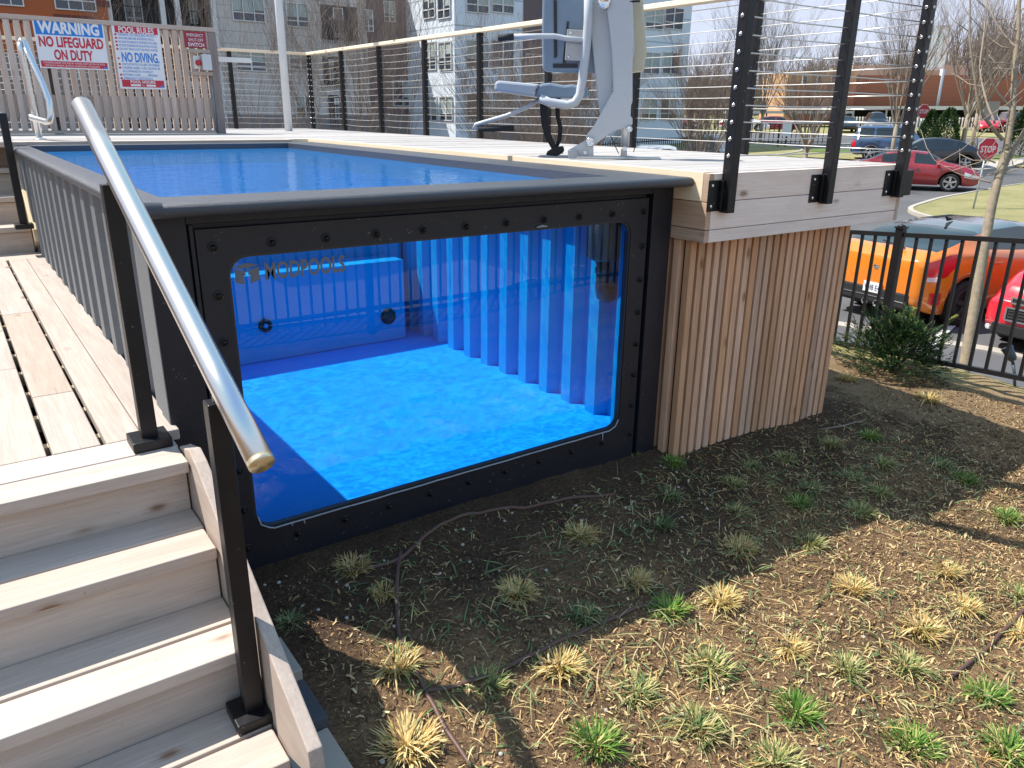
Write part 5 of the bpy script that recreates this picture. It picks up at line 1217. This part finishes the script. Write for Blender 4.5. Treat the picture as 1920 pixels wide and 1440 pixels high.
# ------------------------------------------------------------------ buildings
def wallmat(n, c, rough=.8, lines=None):
    m_, nt = newmat(n); t_ = NT(nt); o = t_.n('NewGeometry').outputs[0]; f = t_.noise(o, .8, 6, .65); col = t_.mix(f, tuple(x*.9 for x in c), tuple(min(1, x*1.08) for x in c))
    if lines:
        sp_ = t_.n('SeparateXYZ'); t_.l(o, sp_.inputs[0]); fr = t_.math('FRACT', t_.math('MULTIPLY', sp_.outputs[2], 1/lines)); col = t_.mix(t_.math('LESS_THAN', fr, .05), col, tuple(x*.6 for x in c))
    t_.bsdf(col, rough, 0, None, .3); return m_
WGREY = wallmat('grey_siding', (.54, .51, .48), lines=.62); WMAR = wallmat('maroon_cladding', (.15, .115, .12)); WWHITE = wallmat('white_siding', (.66, .73, .80), lines=1.55); WORG = wallmat('rust_panel', (.40, .115, .045)); WRED = wallmat('deep_red_panel', (.16, .055, .045)); WDARK = wallmat('charcoal_cladding', (.055, .058, .068)); WBASE = wallmat('brown_brick_base', (.24, .215, .21))
WFRM = plain('window_frame_white', (.62, .63, .62), .5)
def fwin(bld, ax, c, px, cols=2, blind=.6, tr=.68, sgn=-1, frame=WFRM, dark=0):
    u0, v0, u1, v1 = px; p, q_ = hit(u0, v0, ax, c), hit(u1, v1, ax, c); o = 1-ax
    a0, a1 = sorted((p[o], q_[o])); z1, z0 = p.z, q_.z
    if z0 > z1: z0, z1 = z1, z0
    def bx(mb, s0, s1, y0, y1, zz0, zz1):
        yy = (c+sgn*y0, c+sgn*y1)
        if ax == 1: mb.box(s0, s1, yy[0], yy[1], zz0, zz1, r=.5)
        else: mb.box(yy[0], yy[1], s0, s1, zz0, zz1, r=.5)
    f = MB(); t_ = .055
    bx(f, a0, a1, .02, .07, z1-t_, z1); bx(f, a0, a1, .02, .07, z0, z0+t_); bx(f, a0, a0+t_, .02, .069, z0+t_, z1-t_); bx(f, a1-t_, a1, .02, .069, z0+t_, z1-t_)
    for k in range(1, cols): x = lerp(a0, a1, k/cols); bx(f, x-t_*(.8 if k*2 == cols else .45), x+t_*(.8 if k*2 == cols else .45), .02, .066, z0+t_, z1-t_)
    zt = lerp(z1, z0, tr); bx(f, a0+t_, a1-t_, .02, .060, zt-.03, zt+.03)
    w_ = f.build('window', frame, bld); g = MB(); bx(g, a0+.01, a1-.01, .010, .016, z0+.01, z1-.01); g.build('pane', BGLASS, w_)
    if blind:
        g = MB()
        for k in range(cols):
            if random.random() < .82: bx(g, lerp(a0, a1, k/cols)+.05, lerp(a0, a1, (k+1)/cols)-.05, .0165, .021, lerp(z1, z0, min(tr-.03, blind*random.uniform(.75, 1.1))), z1-.04)
        if g.v: g.build('blind', BLIND, w_)
    return w_
apt = thing('apartment_building', 'large apartment block with rust, grey and white clad wings beyond the railing', 'building', (10, 43, 0))
XW, YW, YG_ = 24.25, 37.6, 42.6
def wall(nm, mat, x0, x1, y0, y1, z0=-3, z1=8.6): m = MB(); m.box(x0, x1, y0, y1, z0, z1, r=.5); return m.build(nm, mat, apt)
xo = hit(206, 60, 1, YG_).x; xg = hit(405, 60, 1, YG_).x; xm_ = hit(688, 60, 1, YG_).x
wall('rust_wing', WORG, -45, xo, YG_-.25, YG_+14); wall('bay_back', WDARK, xo, xg, YG_+1.6, YG_+14); wall('grey_wing', WGREY, xg, xm_, YG_, YG_+14); wall('maroon_bay', WMAR, xm_, XW+.02, YG_+.6, YG_+14); wall('white_wing', WWHITE, XW, hit(1287, 150, 1, YW).x, YW, YW+18, z1=17)
# deep red panels on the rust wing
for px in ((-60, 26, 55, 44), (100, 26, 180, 60), (180, 0, 206, 14), (0, -60, 60, -20)):
    p, q_ = hit(px[0], px[1], 1, YG_-.25), hit(px[2], px[3], 1, YG_-.25); m = MB(); m.box(p.x, q_.x, YG_-.29, YG_-.2501, q_.z, p.z); m.build('wall_panel', WRED, apt)
m = MB(); p = hit(-200, 150, 1, YG_-.3); m.box(-45, xo-.05, YG_-.3, YG_-.2502, -3, hit(100, 105, 1, YG_).z); m.build('base_wall', WBASE, apt)
m = MB(); m.box(xg, xm_, YG_-.06, YG_-.0005, -3, hit(500, 215, 1, YG_).z); m.box(xm_+.02, XW-.01, YG_+.52, YG_+.599, -3, hit(720, 215, 1, YG_).z); m.build('brick_plinth', WBASE, apt)
# balcony bay: slabs, posts, railings
m = MB()
for v in (57, -40, 150): z = hit(300, v, 1, YG_).z; m.box(xo+.05, xg-.05, YG_-.02, YG_+1.59, z-.28, z)
m.build('balcony_slab', WGREY, apt)
for u in (207, 307, 335, 402):
    x = hit(u, 40, 1, YG_).x; m = MB(); m.box(x-.12, x+.12, YG_-.12, YG_-.02+.12, -3, 8.5); m.build('bay_post', WFRM, apt)
for k, v in enumerate((57, -40, 150)):
    z = hit(300, v, 1, YG_).z; m = MB(); m.box(xo+.2, xg-.2, YG_+.12, YG_+.16, z+1.0, z+1.05); x = xo+.25
    while x < xg-.2: m.box(x, x+.025, YG_+.125, YG_+.155, z+.0, z+1.0); x += .13
    m.build('balcony_railing', PFB, apt)
for px in ((222, -60, 270, 45), (345, -60, 372, 45), (222, 70, 300, 145)): fwin(apt, 1, YG_+1.6, px, 2, .9, .9)
for px in ((95, -34, 182, 23), (-40, -50, 46, 13), (70, 95, 150, 150), (0, 98, 50, 150)): fwin(apt, 1, YG_-.25, px, 3, .5, .62)
for px in ((430, -28, 498, 43), ): fwin(apt, 1, YG_, px, 3, .8, .74)
for px in ((534, 3, 580, 53), (680, 17, 700, 60), (540, 93, 585, 133), (440, 95, 500, 135), (552, 180, 592, 222)): fwin(apt, 1, YG_, px, 2, .55, .74)
for px in ((600, 8, 672, 78), (604, 105, 640, 160), (615, 178, 650, 232)):   # recessed dark balconies
    p, q_ = hit(px[0], px[1], 1, YG_), hit(px[2], px[3], 1, YG_); m = MB(); m.box(p.x, q_.x, YG_-.03, YG_-.0004, q_.z, p.z, r=.5); o = m.build('balcony_opening', WDARK, apt)
    m = MB(); z = q_.z; m.box(p.x, q_.x, YG_-.16, YG_-.12, z+1.0, z+1.05); x = p.x
    while x < q_.x: m.box(x, x+.025, YG_-.155, YG_-.125, z-.2, z+1.0); x += .14
    m.build('balcony_railing', PFB, o); fwin(apt, 1, YG_-.03, (lerp(px[0], px[2], .32), px[1]+6, lerp(px[0], px[2], .62), px[3]-8), 1, .9, .9)
for px in ((718, 1, 741, 42), (760, -14, 784, 62), (762, 86, 785, 116), (735, 150, 775, 200)): fwin(apt, 1, YG_+.6, px, 2, .8, .75)
# lit face of the white wing (faces left)
for v0, v1 in ((-22, 33), (77, 131), (178, 227)):
    for u0, u1 in ((793, 817), (821, 846)): fwin(apt, 0, XW, (u0+2*(v0 > 50)+2*(v0 > 150), v0+3, u1+2*(v0 > 50)+2*(v0 > 150), v1), 2, .55 if v0 < 100 else .9, .70)
# shaded face of the white wing
for v0, v1 in ((-24, 27), (74, 128), (175, 226)):
    for u0, u1 in ((873, 916), (921, 963)): fwin(apt, 1, YW, (u0, v0, u1, v1), 2, .7, .66)
for v0, v1 in ((12, 57), (97, 140), (184, 226)):
    for u0, u1 in ((1211, 1242), (1247, 1279)): fwin(apt, 1, YW, (u0-(v0 > 50)*4-(v0 > 150)*4, v0, u1-(v0 > 50)*7-(v0 > 150)*5, v1), 2, .9, .68)
m = MB()
for u0, u1 in ((980, 1016), (1050, 1110)): a0, a1 = hit(u0, 100, 1, YW).x, hit(u1, 100, 1, YW).x; m.box(a0, a1, YW-.05, YW-.0005, hit(1000, 195, 1, YW).z, 17, r=.5)
m.build('maroon_strip', WMAR, apt); m = MB(); m.box(hit(905, 200, 1, YW).x, hit(1130, 200, 1, YW).x, YW-.08, YW-.0006, -3, hit(1000, 240, 1, YW).z); m.build('base_wall', WBASE, apt)
for u0, v0, u1, v1 in ((985, 100, 1012, 150), (1030, 190, 1046, 226), (1120, 185, 1140, 226)): fwin(apt, 1, YW, (u0, v0, u1, v1), 2, .8, .7)
# brick school block with a white canopy
BRK = wallmat('red_brick', (.30, .115, .065), lines=.5); TAN = wallmat('tan_brick', (.50, .30, .16), lines=.5); CREAM = wallmat('cream_parapet', (.55, .47, .36)); DKW = plain('canopy_shade_black', (.02, .02, .022), .7)
sch = thing('school_building', 'long low red brick building with tan end block and white canopy behind the far lot', 'building', (80, 60, 0)); D = 92
r_ = V((.812, -.584, 0)); fw = V((.584, .812, 0))
def seg(nm, mat, u0, u1, v0, v1, d0=D, th=6., d1=None, par=None):   # upright slab between two pixel columns
    d1 = d1 or d0; a, b_ = at(u0, v0, d0), at(u1, v0, d1); z1 = a.z; z0 = at(u0, v1, d0).z; z1b = b_.z; z0b = at(u1, v1, d1).z; m = MB()
    m.prism([(a.x, a.y, z0), (b_.x, b_.y, z0b), (b_.x, b_.y, z1b), (a.x, a.y, z1)], fw*th); return m.build(nm, mat, par or sch)
seg('tan_block', TAN, 1479, 1608, 133, 260, D, 10); seg('parapet', CREAM, 1600, 1865, 122, 141, D+6, 8); seg('red_wall', BRK, 1606, 2100, 141, 262, D+1, 10); seg('red_band', BRK, 1500, 1606, 158, 262, D-.4, .38)
for u0, u1 in ((1506, 1515), (1533, 1541), (1560, 1568)):
    f = seg('window', WFRM, u0, u1, 142, 158, D-.2, .19); seg('pane', BGLASS, u0+1, u1-1, 143, 157, D-.3, .09, par=f)
seg('canopy', plain('canopy_white', (.62, .62, .60), .6), 1586, 2100, 199, 206, D-8, 7); seg('canopy_shade', DKW, 1590, 2100, 206, 262, D-1.4, 1.2)  # near-black slab paints in the shade under the canopy
for u in range(1600, 2100, 62): seg('canopy_post', GALV, u, u+3, 204, 255, D-7.5, .2)
seg('entrance_wall', wallmat('grey_concrete_panel', (.25, .24, .24)), 1848, 1876, 190, 258, D-9, 3)
# fences round the far lot
def farfence(name, label, pts, h_, mat, pitch, w_):
    t = thing(name, label, 'fence'); m = MB(); pk = MB()
    for a, b_ in zip(pts, pts[1:]):
        for f in (.12, .92): m.beam((a.x, a.y, a.z+h_*f), (b_.x, b_.y, b_.z+h_*f), .05, .05)
        n = int((b_-a).length/pitch)
        for k in range(n): p = a.lerp(b_, k/n); pk.box(p.x-w_/2, p.x+w_/2, p.y-w_/2, p.y+w_/2, p.z, p.z+h_)
    m.build('rail', mat, t); pk.build('picket', mat, t); return t
farfence('lot_fence', 'white picket fence behind the far parked cars', [low(1560, 240, 80), low(1700, 240, 78), low(1960, 243, 74)], 1.3, plain('dull_white', (.55, .55, .53), .6), .28, .12)
farfence('lot_fence', 'dark picket fence along the bank in front of the far red car', [low(1290, 262, 58), low(1400, 260, 57), low(1560, 258, 56)], 1.5, PFB, .3, .04)
farfence('lot_fence', 'black railings at the foot of the white wing behind the lift', [low(880, 280, 33), low(1060, 284, 34), low(1310, 272, 40)], 1.5, PFB, .16, .03)
carp = thing('carport', 'long dark flat carport roof over the far parked cars', 'carport', low(1450, 240, 84)); seg('carport_roof', GALV, 1380, 1600, 208, 213, 84, 5, par=carp)
for u in range(1385, 1600, 52): seg('carport_post', PFB, u, u+2, 212, 246, 84, .15, par=carp)
hs = thing('low_house', 'pale low building glimpsed through twigs left of the tan block', 'building', low(1430, 225, 120)); seg('house_wall', WGREY, 1395, 1475, 190, 235, 120, 8, par=hs); seg('house_roof', WDARK, 1390, 1480, 176, 190, 119, 10, par=hs)
# wooded skyline: a mass of bare trees
m = MB(); q = random.Random(55)
for k in range(1100):
    u = q.uniform(1270, 2250); d = q.uniform(105, 150)
    hgt = (7 if u < 1700 else 9+4*min(1, (u-1700)/150))*q.uniform(.75, 1.2)
    if u < 1480: hgt *= .7
    b = low(u, 230, d); r0 = q.uniform(.10, .2); tp = b+V((q.uniform(-1, 1), q.uniform(-1, 1), hgt)); m.tube([b, b.lerp(tp, .5)+V((q.uniform(-.3, .3), 0, 0)), tp], [r0, r0*.6, .03], 3, cap=False)
    for j in range(7):
        f = q.uniform(.3, .9); s = b.lerp(tp, f); e = s+V((q.uniform(-1.5, 1.5), q.uniform(-1.5, 1.5), q.uniform(.8, 2.6))); m.tube([s, s.lerp(e, .5)+V((0, 0, .15)), e], [.07, .045, .02], 3, cap=False)
wd = m.build('distant_woods', TWIG, fixn=False); wd['kind'] = 'stuff'
# ------------------------------------------------------------------ light
SUNV = V((-.45, .52, 1.0)).normalized(); el = math.asin(SUNV.z); azm = atan2(SUNV.x, SUNV.y)
W = bpy.data.worlds.new('World'); S.world = W; W.use_nodes = True; nt = W.node_tree; nt.nodes.clear()
sky = nt.nodes.new('ShaderNodeTexSky'); sky.sky_type = 'NISHITA'; sky.sun_disc = False; sky.sun_elevation = el; sky.sun_rotation = azm; sky.air_density = 1.0; sky.dust_density = .4; sky.ozone_density = 2.0
bg = nt.nodes.new('ShaderNodeBackground'); bg.inputs[1].default_value = .15; ow = nt.nodes.new('ShaderNodeOutputWorld')
dk = nt.nodes.new('ShaderNodeMix'); dk.data_type = 'RGBA'; dk.blend_type = 'DARKEN'; dk.inputs[0].default_value = 1; dk.inputs[7].default_value = (1.80, 1.98, 2.42, 1)   # colour cap on the sky's light: no patch brighter than this, so none clips
nt.links.new(sky.outputs[0], dk.inputs[6]); nt.links.new(dk.outputs[2], bg.inputs[0]); nt.links.new(bg.outputs[0], ow.inputs[0])
sl = bpy.data.lights.new('sun', 'SUN'); sl.energy = 2.9; sl.angle = R(.53); sl.color = (1, .935, .85); so = bpy.data.objects.new('sun', sl); COL.objects.link(so)
so.rotation_euler = SUNV.to_track_quat('Z', 'Y').to_euler()
S.view_settings.view_transform = 'Standard'; S.view_settings.look = 'None'; S.view_settings.exposure = 1.46; S.view_settings.gamma = 1
S.render.engine = 'CYCLES'; S.cycles.max_bounces = 10; S.cycles.transparent_max_bounces = 16; S.cycles.caustics_reflective = False; S.cycles.caustics_refractive = False
